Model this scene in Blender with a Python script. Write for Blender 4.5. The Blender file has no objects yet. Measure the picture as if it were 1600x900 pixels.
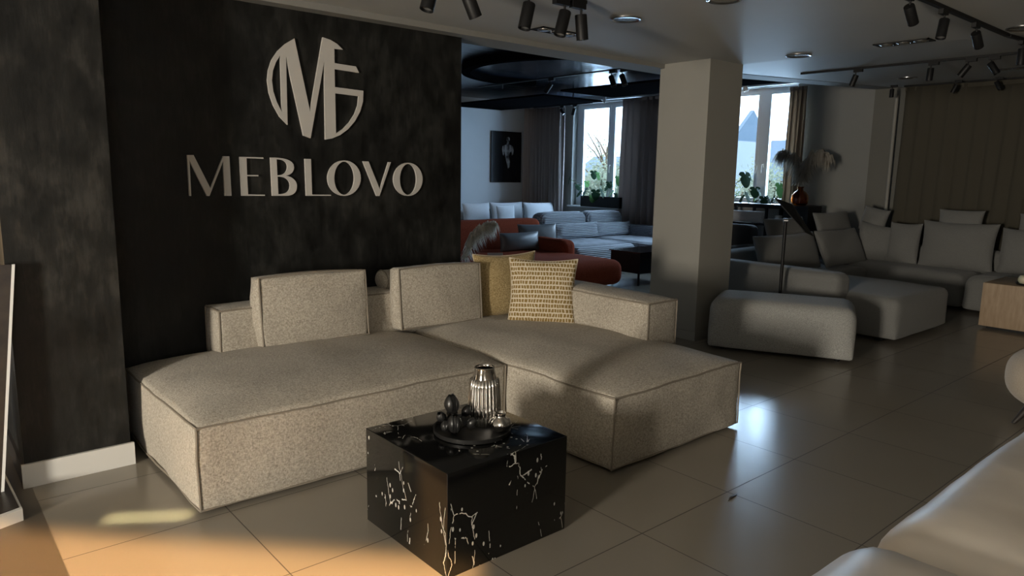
import bpy, bmesh, math, random
from mathutils import Vector, Matrix, Euler, noise
from mathutils.geometry import tessellate_polygon
random.seed(7)
C = bpy.context.scene.collection
sc = bpy.context.scene
PI = math.pi
# ------------------------------------------------------------------ camera
FPX, YAW, PIT, ROL, EYE = 1116.4, .709397, .161332, .01653, 1.55
_f = Vector((math.sin(YAW)*math.cos(PIT), math.cos(YAW)*math.cos(PIT), -math.sin(PIT)))
_r = Vector((math.cos(YAW), -math.sin(YAW), 0)); _u = _r.cross(_f)
_r2 = _r*math.cos(ROL) + _u*math.sin(ROL); _u2 = -_r*math.sin(ROL) + _u*math.cos(ROL)
cam = bpy.data.objects.new('camera', bpy.data.cameras.new('camera')); C.objects.link(cam)
cam.data.sensor_width = 36; cam.data.lens = FPX/1600*36; cam.data.clip_start = .05; cam.data.clip_end = 400
cam.matrix_world = Matrix(((_r2.x, _u2.x, -_f.x, 0), (_r2.y, _u2.y, -_f.y, 0), (_r2.z, _u2.z, -_f.z, EYE), (0, 0, 0, 1)))
sc.camera = cam
def ray(x, y): return _r2*((x-800)/FPX) - _u2*((y-450)/FPX) + _f
E0 = Vector((0, 0, EYE))
def onz(x, y, z): d = ray(x, y); return E0 + d*((z-EYE)/d.z)
def onx(x, y, X): d = ray(x, y); return E0 + d*(X/d.x)
def ony(x, y, Y): d = ray(x, y); return E0 + d*(Y/d.y)
def ceil_z(X): return 2.57 if X < 6.1 else 2.57 + .23*(X-6.1)/4.7
def onc(x, y):
    z = 2.57
    for i in range(12): z = ceil_z(onz(x, y, z).x)
    return onz(x, y, z)
# ------------------------------------------------------------------ world, lights, exposure
sc.view_settings.view_transform = 'Standard'; sc.view_settings.look = 'None'
sc.view_settings.gamma = 1; sc.view_settings.use_curve_mapping = False
sc.view_settings.exposure = 0.28
w = bpy.data.worlds.new('sky'); sc.world = w; w.use_nodes = True
nt = w.node_tree; bg = nt.nodes['Background']
tc = nt.nodes.new('ShaderNodeTexCoord'); sx = nt.nodes.new('ShaderNodeSeparateXYZ'); nt.links.new(tc.outputs['Generated'], sx.inputs[0])
rp = nt.nodes.new('ShaderNodeValToRGB'); mr = nt.nodes.new('ShaderNodeMapRange')
mr.inputs[1].default_value = -1; mr.inputs[2].default_value = 1
nt.links.new(sx.outputs[0], mr.inputs[0]); nt.links.new(mr.outputs[0], rp.inputs[0])
rp.color_ramp.elements[0].color = (1.0, .86, .72, 1); rp.color_ramp.elements[1].color = (.74, .87, 1.0, 1)
rp.color_ramp.elements[0].position = .1; rp.color_ramp.elements[1].position = .75
nt.links.new(rp.outputs[0], bg.inputs[0]); bg.inputs[1].default_value = 3.6

def lamp(name, kind, loc, energy, color, rot=None, aim=None, **kw):
    l = bpy.data.lights.new(name, kind); l.energy = energy; l.color = color
    o = bpy.data.objects.new(name, l); C.objects.link(o); o.location = loc
    if aim is not None: o.rotation_euler = (Vector(aim)-Vector(loc)).to_track_quat('-Z', 'Y').to_euler()
    if rot is not None: o.rotation_euler = rot
    for k, v in kw.items(): setattr(l, k, v)
    return o
# daylight coming through the windows of the rooms behind the camera and of the far wall
lamp('evening_daylight', 'AREA', (-5.3, .42, 1.3), 430, (1.0, .91, .77), aim=(4.7, 2.5, .5), shape='RECTANGLE', size=.75, size_y=1.2)
lamp('daylight_left', 'AREA', (-1.25, -2.75, 1.4), 7, (1.0, .95, .90), aim=(2.2, 3.5, .6), shape='RECTANGLE', size=2.2, size_y=1.7)
lamp('daylight_far_left', 'AREA', (11.3, 9.86, 1.9), 160, (.50, .72, 1.0), rot=(0, math.radians(90), 0), shape='RECTANGLE', size=1.9, size_y=1.6)
lamp('daylight_far_right', 'AREA', (11.3, 6.5, 2.0), 210, (.56, .77, 1.0), rot=(0, math.radians(90), 0), shape='RECTANGLE', size=1.8, size_y=1.3)
# added unseen panel lamps, shaped to lay low sunset light on the floor tiles
def beam(name, mid, e, wid, dep, dist, energy, color, spread):
    e = Vector((*e, 0)).normalized(); h = Vector((-e.y, e.x, 0)); dn = (h*.80 + Vector((0, 0, -.60))).normalized()
    up = dn.cross(e).normalized(); c = Vector((*mid, 0)) - h*dep/2
    o = lamp(name, 'AREA', c - dn*dist, energy, color, shape='RECTANGLE', size=wid, size_y=dep*.60, spread=math.radians(spread))
    o.matrix_world = Matrix(((e.x, up.x, -dn.x, o.location.x), (e.y, up.y, -dn.y, o.location.y), (e.z, up.z, -dn.z, o.location.z), (0, 0, 0, 1)))
beam('added_sunset_beam', (.70, 3.06), (.70, -.72), 2.7, 1.9, 3.4, 38, (1.0, .56, .22), 2.5)
beam('added_sunset_slit', (.745, 3.35), (.84, -.54), .36, .085, 2.2, .17, (1.0, .88, .50), 2.0)

# ------------------------------------------------------------------ materials
def mat(name, col, rough=.6, metal=0, spec=.5, **kw):
    m = bpy.data.materials.new(name); m.use_nodes = True
    b = m.node_tree.nodes['Principled BSDF']
    b.inputs['Base Color'].default_value = (*col, 1); b.inputs['Roughness'].default_value = rough
    b.inputs['Metallic'].default_value = metal; b.inputs['Specular IOR Level'].default_value = spec
    for k, v in kw.items(): b.inputs[k.replace('_', ' ')].default_value = v
    return m
class NB:
    def __init__(s, m): s.m = m; s.t = m.node_tree; s.b = s.t.nodes['Principled BSDF']
    def n(s, typ, **kw):
        x = s.t.nodes.new(typ)
        for k, v in kw.items():
            if k.startswith('i_'):
                key = k[2:]; key = int(key) if key.isdigit() else key.replace('_', ' ')
                x.inputs[key].default_value = v
            else: setattr(x, k, v)
        return x
    def l(s, a, b): s.t.links.new(a, b)
    def coord(s, scale=(1, 1, 1), out='Object', loc=(0, 0, 0)):
        c = s.n('ShaderNodeTexCoord'); mp = s.n('ShaderNodeMapping'); mp.inputs['Scale'].default_value = scale; mp.inputs['Location'].default_value = loc
        s.l(c.outputs[out], mp.inputs[0]); return mp.outputs[0]
    def noise(s, scale=(1, 1, 1), sc_=1, det=3, rough=.5, out='Object'):
        x = s.n('ShaderNodeTexNoise'); x.inputs['Scale'].default_value = sc_; x.inputs['Detail'].default_value = det; x.inputs['Roughness'].default_value = rough
        s.l(s.coord(scale, out), x.inputs['Vector']); return x.outputs[0]
    def math(s, op, a, b=None, c=None):
        x = s.n('ShaderNodeMath', operation=op)
        for i, v in enumerate((a, b, c)):
            if v is None: continue
            if isinstance(v, (int, float)): x.inputs[i].default_value = v
            else: s.l(v, x.inputs[i])
        return x.outputs[0]
    def ramp(s, fac, stops):
        x = s.n('ShaderNodeValToRGB'); s.l(fac, x.inputs[0]); e = x.color_ramp.elements
        while len(e) < len(stops): e.new(.5)
        for i, (p, c) in enumerate(stops): e[i].position = p; e[i].color = (*c, 1) if len(c) == 3 else c
        return x.outputs[0]
    def mix(s, fac, a, b):
        x = s.n('ShaderNodeMix', data_type='RGBA')
        for i, v in ((0, fac), (6, a), (7, b)):
            if isinstance(v, (int, float)): x.inputs[i].default_value = v
            elif isinstance(v, tuple): x.inputs[i].default_value = (*v, 1)
            else: s.l(v, x.inputs[i])
        return x.outputs[2]
    def bump(s, h, strength=.3, dist=.002):
        x = s.n('ShaderNodeBump'); x.inputs['Strength'].default_value = strength; x.inputs['Distance'].default_value = dist
        s.l(h, x.inputs['Height']); s.l(x.outputs[0], s.b.inputs['Normal'])
def fabric(name, c0, c1, fine=170, coarse=22, bs=.5, rough=.9, sheen=.15):
    m = mat(name, c0, rough, spec=.2, Sheen_Weight=sheen); q = NB(m)
    a = q.noise((fine, coarse, coarse)); b = q.noise((coarse, fine, coarse)); c = q.noise((coarse, coarse, fine))
    s = q.math('ADD', q.math('ADD', a, b), c)
    big = q.noise((2, 2, 2), det=2)
    f = q.math('ADD', q.math('MULTIPLY', s, .45), q.math('MULTIPLY', big, .22))
    q.l(q.ramp(f, [(.66, c0), (.92, c1)]), q.b.inputs['Base Color'])
    q.bump(s, bs, .0025); return m
def boucle(name, c0, c1, sc_=130, bs=.6):
    m = mat(name, c0, .95, spec=.15, Sheen_Weight=.2); q = NB(m)
    v = q.noise((1, 1, 1), sc_, 4, .7)
    q.l(q.ramp(v, [(.3, c0), (.7, c1)]), q.b.inputs['Base Color']); q.bump(v, bs, .006); return m
M = {}
M['linen'] = fabric('greige slub linen', (.27, .24, .195), (.52, .475, .40), 300, 85, .5)
M['piping'] = mat('linen piping', (.22, .19, .15), .9)
M['mustard'] = fabric('mustard weave', (.24, .17, .07), (.50, .385, .20), 170, 110, .9)
M['grey_boucle'] = boucle('light grey boucle', (.20, .20, .19), (.50, .50, .475), 170, .9)
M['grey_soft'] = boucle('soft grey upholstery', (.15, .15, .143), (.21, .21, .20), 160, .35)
M['leather'] = mat('cream leather', (.52, .47, .41), .42, spec=.45); q = NB(M['leather'])
v = q.noise((1, 1, 1), 3.5, 3); v2 = q.noise((1, 1, 1), 180, 3)
q.l(q.ramp(v, [(.3, (.52, .47, .40)), (.7, (.66, .61, .54))]), q.b.inputs['Base Color']); q.bump(q.math('ADD', v, q.math('MULTIPLY', v2, .02)), .3, .02)
M['rust'] = boucle('rust velvet', (.24, .05, .026), (.34, .085, .045), 60, .15); M['rust'].node_tree.nodes['Principled BSDF'].inputs['Sheen Weight'].default_value = .0; M['rust'].node_tree.nodes['Principled BSDF'].inputs['Specular IOR Level'].default_value = .02
M['white_fabric'] = boucle('pale grey cotton', (.42, .43, .44), (.54, .55, .56), 120, .25)
M['slate_satin'] = mat('slate satin', (.16, .17, .18), .38)
m = M['ribbed'] = mat('ribbed grey fabric', (.36, .40, .46), .8); q = NB(m)
wv = q.n('ShaderNodeTexWave', wave_type='BANDS', bands_direction='Z'); wv.inputs['Scale'].default_value = 11; wv.inputs['Distortion'].default_value = 1.2; wv.inputs['Detail'].default_value = 1
q.l(q.coord((1, 1, 1)), wv.inputs[0]); wy = q.n('ShaderNodeTexWave', wave_type='BANDS', bands_direction='Y'); wy.inputs['Scale'].default_value = 9; q.l(q.coord((1, 1, 1)), wy.inputs[0])
q.l(q.ramp(wv.outputs[1], [(0, (.26, .28, .31)), (1, (.52, .55, .60))]), q.b.inputs['Base Color']); q.bump(q.math('ADD', wv.outputs[1], wy.outputs[1]), .7, .02)
M['black'] = mat('black powder coat', (.006, .006, .0065), .5, spec=.3)
M['black_flat'] = mat('black flat paint', (.004, .004, .0045), 1.0, spec=.0)
M['black_gloss'] = mat('black gloss', (.008, .008, .009), .12)
M['black_matt'] = mat('black matt ceramic', (.012, .012, .012), .35)
M['chrome'] = mat('dark chrome', (.62, .60, .57), .09, 1)
M['steel'] = mat('brushed steel trim', (.6, .6, .6), .25, 1)
M['lens'] = mat('lamp lens', (.35, .35, .34), .15, .6)
M['white'] = mat('white paint', (.62, .61, .58), .5)
M['pvc'] = mat('white window frame', (.62, .64, .66), .3)
M['letter'] = mat('satin sign face', (.46, .44, .41), .6, spec=.3)
M['brass'] = mat('brass', (.62, .42, .16), .22, 1)
M['gold_wall'] = mat('ochre wall', (.34, .23, .10), .6)
M['dark_wood'] = mat('dark wood', (.03, .025, .022), .4)
M['white_label'] = mat('white label', (.7, .7, .68), .6)
M['candle'] = mat('cream wax', (.62, .58, .44), .35, Subsurface_Weight=.2)
M['soil'] = mat('potting soil', (.02, .015, .01), .9)
m = M['oak'] = mat('oak veneer', (.42, .29, .18), .5); q = NB(m)
v = q.noise((6, 6, 1), 6, 5, .6); q.l(q.ramp(v, [(.3, (.33, .235, .15)), (.7, (.44, .33, .225))]), q.b.inputs['Base Color'])
m = M['board_oak'] = mat('dark oak board', (.08, .055, .04), .35); q = NB(m)
v = q.noise((3, 20, 3), 4, 5, .6); q.l(q.ramp(v, [(.3, (.018, .013, .010)), (.7, (.04, .03, .022))]), q.b.inputs['Base Color'])
# paint
def paint(name, c, var=.06, rough=.75):
    m = mat(name, c, rough); q = NB(m); v = q.noise((1, 1, 1), 1.3, 4)
    q.l(q.ramp(v, [(.3, tuple(x*(1-var) for x in c)), (.7, tuple(x*(1+var) for x in c))]), q.b.inputs['Base Color']); return m
M['ceiling'] = paint('white ceiling paint', (.42, .42, .40), .02, .6)
M['wall'] = paint('warm white wall', (.28, .27, .24), .03, .6)
M['wall_cool'] = paint('grey white wall', (.42, .44, .45), .04)
M['beam'] = paint('shade-darkened beam paint', (.20, .195, .18), .02)  # the beam's dim underside is put into its colour, darker than the ceiling paint
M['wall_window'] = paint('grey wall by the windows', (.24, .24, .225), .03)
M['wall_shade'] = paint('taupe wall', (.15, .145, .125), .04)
M['outer'] = paint('outer wall', (.30, .28, .25), .04)
m = M['plaster'] = mat('charcoal brushed plaster', (.03, .03, .028), .62, spec=.35); q = NB(m)
a = q.noise((6, 6, 3.2), 1.5, 6, .62); b = q.noise((1, 1, 1), 1.6, 4, .6); c = q.noise((34, 34, 5), 1.6, 4, .7)
f = q.math('ADD', q.math('MULTIPLY', a, .50), q.math('ADD', q.math('MULTIPLY', b, .40), q.math('MULTIPLY', c, .20)))
q.l(q.ramp(f, [(.46, (.002, .002, .0018)), (.56, (.007, .007, .006)), (.68, (.020, .0195, .017))]), q.b.inputs['Base Color'])
q.l(q.ramp(a, [(.3, (.45,)*3), (.7, (.75,)*3)]), q.b.inputs['Roughness']); q.bump(f, .35, .01)
M['plaster_post'] = m.copy(); M['plaster_post'].name = 'charcoal plaster of pillar'
for nd in M['plaster_post'].node_tree.nodes:
    if nd.type == 'VALTORGB' and len(nd.color_ramp.elements) == 3:
        for e, cc in zip(nd.color_ramp.elements, ((.003, .003, .0027), (.010, .0096, .0085), (.034, .032, .028))): e.color = (*cc, 1)
# tiles
def tiles(name, c0, c1, grout, w_=.0024, rough=(.22, .34)):
    m = mat(name, c0, .3); q = NB(m)
    co = q.n('ShaderNodeTexCoord'); s = q.n('ShaderNodeSeparateXYZ'); q.l(co.outputs['Object'], s.inputs[0])
    def line(o, off, size):
        t = q.math('FRACT', q.math('ADD', q.math('DIVIDE', q.math('SUBTRACT', o, off), size), 40.5))
        return q.math('LESS_THAN', q.math('ABSOLUTE', q.math('SUBTRACT', t, .5)), w_/size)
    g = q.math('MAXIMUM', line(s.outputs[0], 2.998, .658), line(s.outputs[1], 1.8265, .656))
    def cell(o, off, size): return q.math('FLOOR', q.math('DIVIDE', q.math('SUBTRACT', o, off), size))
    cx = q.n('ShaderNodeCombineXYZ'); q.l(cell(s.outputs[0], 2.998, .658), cx.inputs[0]); q.l(cell(s.outputs[1], 1.8265, .656), cx.inputs[1])
    wn = q.n('ShaderNodeTexWhiteNoise'); q.l(cx.outputs[0], wn.inputs['Vector'])
    n = q.noise((1, 1, 1), 1.6, 2, .5)
    f = q.math('ADD', q.math('MULTIPLY', n, .6), q.math('MULTIPLY', wn.outputs['Value'], .4))
    col = q.ramp(f, [(.15, c0), (.85, c1)])
    q.l(q.mix(g, col, grout), q.b.inputs['Base Color'])
    n2 = q.noise((1, 1, 1), 4, 2, .5)
    rr = q.n('ShaderNodeMapRange'); rr.inputs[3].default_value = rough[0]; rr.inputs[4].default_value = rough[1]; q.l(n2, rr.inputs[0])
    q.l(q.math('MAXIMUM', rr.outputs[0], q.math('MULTIPLY', g, .8)), q.b.inputs['Roughness'])
    q.bump(q.math('SUBTRACT', q.math('MULTIPLY', n2, .02), g), .4, .002); return m
M['tile'] = tiles('beige stone tiles', (.240, .216, .176), (.268, .242, .200), (.06, .05, .04), rough=(.17, .25))
m = M['dark_floor'] = mat('brown vinyl floor', (.10, .085, .065), .35); q = NB(m)
# black marble
m = M['marble'] = mat('black marble', (.004, .004, .004), .09, spec=.5); q = NB(m)
nz = q.n('ShaderNodeTexNoise', i_Scale=3.4, i_Detail=8.0); q.l(q.coord(), nz.inputs['Vector'])
def vein(scale, wd, rot, seed):
    c_ = q.n('ShaderNodeTexCoord'); mp = q.n('ShaderNodeMapping'); mp.inputs['Rotation'].default_value = rot; mp.inputs['Location'].default_value = (seed, seed*.7, seed*.3); mp.inputs['Scale'].default_value = scale
    q.l(c_.outputs['Object'], mp.inputs[0])
    mx = q.n('ShaderNodeMix', data_type='VECTOR'); 
    ad = q.n('ShaderNodeVectorMath', operation='MULTIPLY_ADD'); q.l(nz.outputs['Color'], ad.inputs[0]); ad.inputs[1].default_value = (.55, .55, .55); q.l(mp.outputs[0], ad.inputs[2])
    v = q.n('ShaderNodeTexVoronoi', feature='DISTANCE_TO_EDGE'); v.inputs['Scale'].default_value = 1; q.l(ad.outputs[0], v.inputs['Vector'])
    e = q.math('SUBTRACT', 1.0, q.math('MINIMUM', q.math('DIVIDE', v.outputs['Distance'], wd), 1.0)); return e
brk = q.n('ShaderNodeTexNoise', i_Scale=26.0, i_Detail=4.0); q.l(q.coord((1, 1, .5), loc=(3, 1, 2)), brk.inputs['Vector'])
brk2 = q.n('ShaderNodeTexNoise', i_Scale=3.0, i_Detail=2.0); q.l(q.coord((1, 1, 1), loc=(7, 2, 5)), brk2.inputs['Vector'])
v1 = vein((9.5, 9.5, 3.8), .015, (.5, .35, .2), 1.3); v3 = vein((4.0, 4.0, 2.0), .006, (-.4, .6, .5), 4.7)
mask = q.math('MULTIPLY', q.math('GREATER_THAN', brk.outputs[0], .55), q.math('GREATER_THAN', brk2.outputs[0], .50))
mask2 = q.math('MULTIPLY', q.math('GREATER_THAN', brk2.outputs[0], .50), q.math('GREATER_THAN', brk.outputs[0], .45))
fv = q.n('ShaderNodeTexVoronoi', feature='F1'); fv.inputs['Scale'].default_value = 1; q.l(q.coord((34, 34, 17)), fv.inputs['Vector'])
fleck = q.math('MULTIPLY', q.math('LESS_THAN', fv.outputs['Distance'], .17), q.math('GREATER_THAN', brk2.outputs[0], .54))
vv = q.math('MINIMUM', q.math('ADD', q.math('ADD', q.math('MULTIPLY', v1, mask), q.math('MULTIPLY', v3, mask2)), q.math('MULTIPLY', fleck, .6)), 1.0)
q.l(q.mix(vv, (.004, .004, .004), (.70, .68, .62)), q.b.inputs['Base Color'])
# patterned pillow
m = M['pattern'] = mat('mustard block print linen', (.35, .3, .2), .9, spec=.2); q = NB(m)
cuv = q.n('ShaderNodeTexCoord'); mpu = q.n('ShaderNodeMapping'); mpu.inputs['Scale'].default_value = (1, 1, 1); q.l(cuv.outputs['Object'], mpu.inputs[0])
sxx = q.n('ShaderNodeSeparateXYZ'); q.l(mpu.outputs[0], sxx.inputs[0])
row = q.math('DIVIDE', q.math('ADD', sxx.outputs[2], q.math('MULTIPLY', q.noise((30, 30, 30), 1, 2), .010)), .033); rowi = q.math('FLOOR', row); rowf = q.math('FRACT', row)
wnr = q.n('ShaderNodeTexWhiteNoise', noise_dimensions='1D'); q.l(rowi, wnr.inputs['W'])
nx = q.noise((55, 55, 34), 1, 2); nlow = q.noise((12, 12, 12), 1, 2)
col = q.math('ADD', q.math('DIVIDE', sxx.outputs[0], .021), q.math('ADD', q.math('MULTIPLY', wnr.outputs['Value'], 5), q.math('MULTIPLY', nlow, 2.2)))
colf = q.math('FRACT', col)
aa = q.math('GREATER_THAN', rowf, .30); bb = q.math('GREATER_THAN', q.math('ADD', colf, q.math('MULTIPLY', nx, .35)), .42)
q.l(q.mix(q.math('MULTIPLY', aa, bb), (.62, .55, .42), (.23, .155, .055)), q.b.inputs['Base Color'])
q.bump(q.noise((170, 170, 170)), .4, .002)
# curtains and foliage
def cloth(name, c, tr=.35):
    m = mat(name, c, .9, spec=.1); q = NB(m)
    t = q.n('ShaderNodeBsdfTranslucent'); t.inputs[0].default_value = (*c, 1)
    mx = q.n('ShaderNodeMixShader'); mx.inputs[0].default_value = tr
    q.l(q.b.outputs[0], mx.inputs[1]); q.l(t.outputs[0], mx.inputs[2]); q.l(mx.outputs[0], q.t.nodes['Material Output'].inputs[0]); return m
M['curtain'] = cloth('mauve grey curtain', (.36, .31, .285), .25)
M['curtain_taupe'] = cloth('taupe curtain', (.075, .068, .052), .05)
M['curtain_sand'] = cloth('sand curtain', (.42, .33, .25), .35)
M['leaf'] = cloth('dark green leaf', (.014, .034, .018), .10); M['leaf_light'] = cloth('light green leaf', (.07, .15, .05), .35)
M['pampas'] = cloth('pampas', (.40, .37, .32), .3)
M['pampas_lightened'] = cloth('lightened pampas', (.85, .81, .73), .45)  # lighter copy of pampas, standing in for light the logo wall blocks
M['stem'] = mat('stem', (.10, .14, .05), .6)
m = M['amber'] = mat('amber glass', (.50, .20, .035), .04, IOR=1.45, Transmission_Weight=1.0)
m = M['glass'] = mat('window glass', (1, 1, 1), .0, IOR=1.0, Transmission_Weight=1.0)
m.node_tree.nodes.clear(); t_ = m.node_tree; o_ = t_.nodes.new('ShaderNodeOutputMaterial'); tr_ = t_.nodes.new('ShaderNodeBsdfTransparent'); gl_ = t_.nodes.new('ShaderNodeBsdfGlossy'); gl_.inputs['Roughness'].default_value = .02
mx_ = t_.nodes.new('ShaderNodeMixShader'); mx_.inputs[0].default_value = .05; tr_.inputs[0].default_value = (.93, .97, 1, 1)
t_.links.new(tr_.outputs[0], mx_.inputs[1]); t_.links.new(gl_.outputs[0], mx_.inputs[2]); t_.links.new(mx_.outputs[0], o_.inputs[0])
m = M['dark_ceiling'] = mat('navy stretched ceiling', (.018, .022, .032), .22, spec=.5); q = NB(m)
q.bump(q.noise((1, 5, 1), 1.4, 3), .25, .02)
m = M['led'] = mat('warm led strip', (1, .7, .3), .5); m.node_tree.nodes['Principled BSDF'].inputs['Emission Color'].default_value = (1, .62, .2, 1); m.node_tree.nodes['Principled BSDF'].inputs['Emission Strength'].default_value = 1.6

# ------------------------------------------------------------------ geometry helpers
def geo_merge(*gs):
    V, F = [], []
    for v, f in gs:
        n = len(V); V += list(v); F += [tuple(i+n for i in q) for q in f]
    return V, F
def gx(g, loc=(0, 0, 0), rot=(0, 0, 0), s=(1, 1, 1)):
    mt = Matrix.Translation(loc) @ Euler(rot).to_matrix().to_4x4() @ Matrix.Diagonal((*s, 1))
    return [mt @ Vector(v) for v in g[0]], g[1]
def box(x0, x1, y0, y1, z0, z1):
    v = [(x, y, z) for z in (z0, z1) for y in (y0, y1) for x in (x0, x1)]
    return v, [(0, 2, 3, 1), (4, 5, 7, 6), (0, 1, 5, 4), (2, 6, 7, 3), (0, 4, 6, 2), (1, 3, 7, 5)]
def hexa(bot, top):
    v = list(bot)+list(top); n = len(bot)
    return v, [tuple(range(n-1, -1, -1)), tuple(range(n, 2*n))] + [(i, (i+1) % n, (i+1) % n+n, i+n) for i in range(n)]
def tube(pts, r, seg=8, closed=False, cap=True):
    pts = [Vector(p) for p in pts]; n = len(pts); V, F = [], []
    rs = r if isinstance(r, (list, tuple)) else [r]*n
    prev = None
    for i, p in enumerate(pts):
        if closed: t = (pts[(i+1) % n]-pts[i-1])
        else: t = pts[min(i+1, n-1)]-pts[max(i-1, 0)]
        t.normalize()
        if prev is None: a = t.orthogonal().normalized()
        else: a = (prev - t*prev.dot(t)).normalized()
        prev = a; b = t.cross(a)
        for k in range(seg):
            an = 2*PI*k/seg; V.append(p + (a*math.cos(an)+b*math.sin(an))*rs[i])
    m = n if closed else n-1
    for i in range(m):
        j = (i+1) % n
        for k in range(seg): F.append((i*seg+k, i*seg+(k+1) % seg, j*seg+(k+1) % seg, j*seg+k))
    if not closed and cap: F.append(tuple(range(seg-1, -1, -1))); F.append(tuple(range((n-1)*seg, n*seg)))
    return V, F
def lathe(prof, seg=48, flute=0, fl_n=0, zr=(0, 0)):
    V, F = [], []; n = len(prof)
    for k in range(seg):
        a = 2*PI*k/seg
        for r, z in prof:
            rr = r
            if fl_n and zr[0] <= z <= zr[1]: rr = r*(1 + flute*(abs(math.cos(a*fl_n/2))**.6 - .6))
            V.append((rr*math.cos(a), rr*math.sin(a), z))
    for k in range(seg):
        k2 = (k+1) % seg
        for i in range(n-1): F.append((k*n+i, k2*n+i, k2*n+i+1, k*n+i+1))
    return V, F
def ladder(h, r, n):
    if r <= 0: r = 1e-4
    k = 4 if r > .012 else 2
    e = [-h + r*(1-math.cos(PI/2*i/k)) for i in range(k)]
    inner = [-h+r + (2*h-2*r)*i/n for i in range(n+1)]
    return e + inner + [-x for x in reversed(e)]
def soft(lx, ly, lz, r, n=(10, 10, 4), crown=0, side=0, wob=.004, seed=0, base=0, rb=1.0, cexp=.6):
    """rounded box resting on z=0, centred in x and y; crown lifts the middle of the top, side swells the walls"""
    hx, hy, hz = lx/2, ly/2, lz/2; r = min(r, hx*.95, hy*.95, hz*.95)
    X, Y, Z = ladder(hx, r, n[0]), ladder(hy, r, n[1]), ladder(hz, r, n[2]); V, F, ix = [], [], {}
    def vert(i, j, k):
        if (i, j, k) in ix: return ix[(i, j, k)]
        p = Vector((X[i], Y[j], Z[k])); wz = (p.z/hz+1)/2; ra = r*(rb+(1-rb)*min(1, wz*1.6))
        q = Vector((max(-hx+ra, min(hx-ra, p.x)), max(-hy+ra, min(hy-ra, p.y)), max(-hz+ra, min(hz-ra, p.z))))
        d = p-q
        if d.length > 1e-6: p = q + d.normalized()*ra
        u, v_, w_ = p.x/hx, p.y/hy, p.z/hz
        cu, cv, cw = max(0, 1-u*u), max(0, 1-v_*v_), max(0, 1-w_*w_)
        if w_ > 0: p.z += crown*(cu*cv)**cexp*w_
        p.x += side*u*cv*cw; p.y += side*v_*cu*cw
        if wob:
            nn = noise.noise_vector(Vector((p.x*3+seed, p.y*3, p.z*3)))*wob + noise.noise_vector(Vector((p.x*9, p.y*9+seed, p.z*9)))*wob*.4
            p += nn
        p.z += hz + base
        ix[(i, j, k)] = len(V); V.append(p); return ix[(i, j, k)]
    a, b, c = len(X)-1, len(Y)-1, len(Z)-1
    for i in range(a):
        for j in range(b):
            F.append((vert(i, j, 0), vert(i, j+1, 0), vert(i+1, j+1, 0), vert(i+1, j, 0)))
            F.append((vert(i, j, c), vert(i+1, j, c), vert(i+1, j+1, c), vert(i, j+1, c)))
    for i in range(a):
        for k in range(c):
            F.append((vert(i, 0, k), vert(i+1, 0, k), vert(i+1, 0, k+1), vert(i, 0, k+1)))
            F.append((vert(i, b, k), vert(i, b, k+1), vert(i+1, b, k+1), vert(i+1, b, k)))
    for j in range(b):
        for k in range(c):
            F.append((vert(0, j, k), vert(0, j, k+1), vert(0, j+1, k+1), vert(0, j+1, k)))
            F.append((vert(a, j, k), vert(a, j+1, k), vert(a, j+1, k+1), vert(a, j, k+1)))
    return V, F
def surf(x, y, hx, hy, hz2, crown, wob, seed, cexp=.6):
    """height of a soft() top at x, y (used to lay a seam on it)"""
    return hz2 + crown*(max(0, 1-(x/hx)**2)*max(0, 1-(y/hy)**2))**cexp
def pillow(w_, h_, t_, n=18, seed=0, wob=.012, ear=.10, pw=.42):
    V, F = [], []
    for s in (-1, 1):
        for i in range(n+1):
            for j in range(n+1):
                u, v_ = math.sin(PI/2*(2*i/n-1)), math.sin(PI/2*(2*j/n-1))
                x = w_/2*u*(1-ear*(1-v_*v_)*abs(u)**2); z = h_/2*v_*(1-ear*(1-u*u)*abs(v_)**2)
                th = t_/2*(max(0, (1-u*u))*max(0, (1-v_*v_)))**pw
                edge = max(0, (1-u*u)*(1-v_*v_))**.5
                nn = noise.noise_vector(Vector((x*6+seed*3.1, z*6, s)))*wob*edge + noise.noise_vector(Vector((x*16, z*16+seed, s)))*wob*.4*edge
                V.append(Vector((x, s*th, z+h_/2)) + nn)
    m = (n+1)**2
    for s in range(2):
        for i in range(n):
            for j in range(n):
                a = s*m+i*(n+1)+j; f = (a, a+n+1, a+n+2, a+1)
                F.append(f if s == 0 else f[::-1])
    return V, F
def pillow_edge(w_, h_, r, n=18, ear=.10):
    P = []
    def pt(u, v_): return Vector((w_/2*u*(1-ear*(1-v_*v_)*abs(u)**2), 0, h_/2*v_*(1-ear*(1-u*u)*abs(v_)**2)+h_/2))
    k = [math.sin(PI/2*(2*i/n-1)) for i in range(n+1)]
    P += [pt(a, -1) for a in k[:-1]] + [pt(1, a) for a in k[:-1]] + [pt(-a, 1) for a in k[:-1]] + [pt(-1, -a) for a in k[:-1]]
    return tube(P, r, 6, closed=True)
def extrude(outer, holes, to3, depth_vec):
    loops = [outer]+holes; tri = tessellate_polygon([[Vector((x, y, 0)) for x, y in l] for l in loops])
    flat = [p for l in loops for p in l]; n = len(flat)
    V = [to3(p) for p in flat]; V += [v+depth_vec for v in V]; F = []
    for t in tri: F.append(tuple(t)); F.append(tuple(i+n for i in reversed(t)))
    o = 0
    for l in loops:
        for i in range(len(l)): j = (i+1) % len(l); F.append((o+i, o+j, o+j+n, o+i+n))
        o += len(l)
    return V, F
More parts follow.
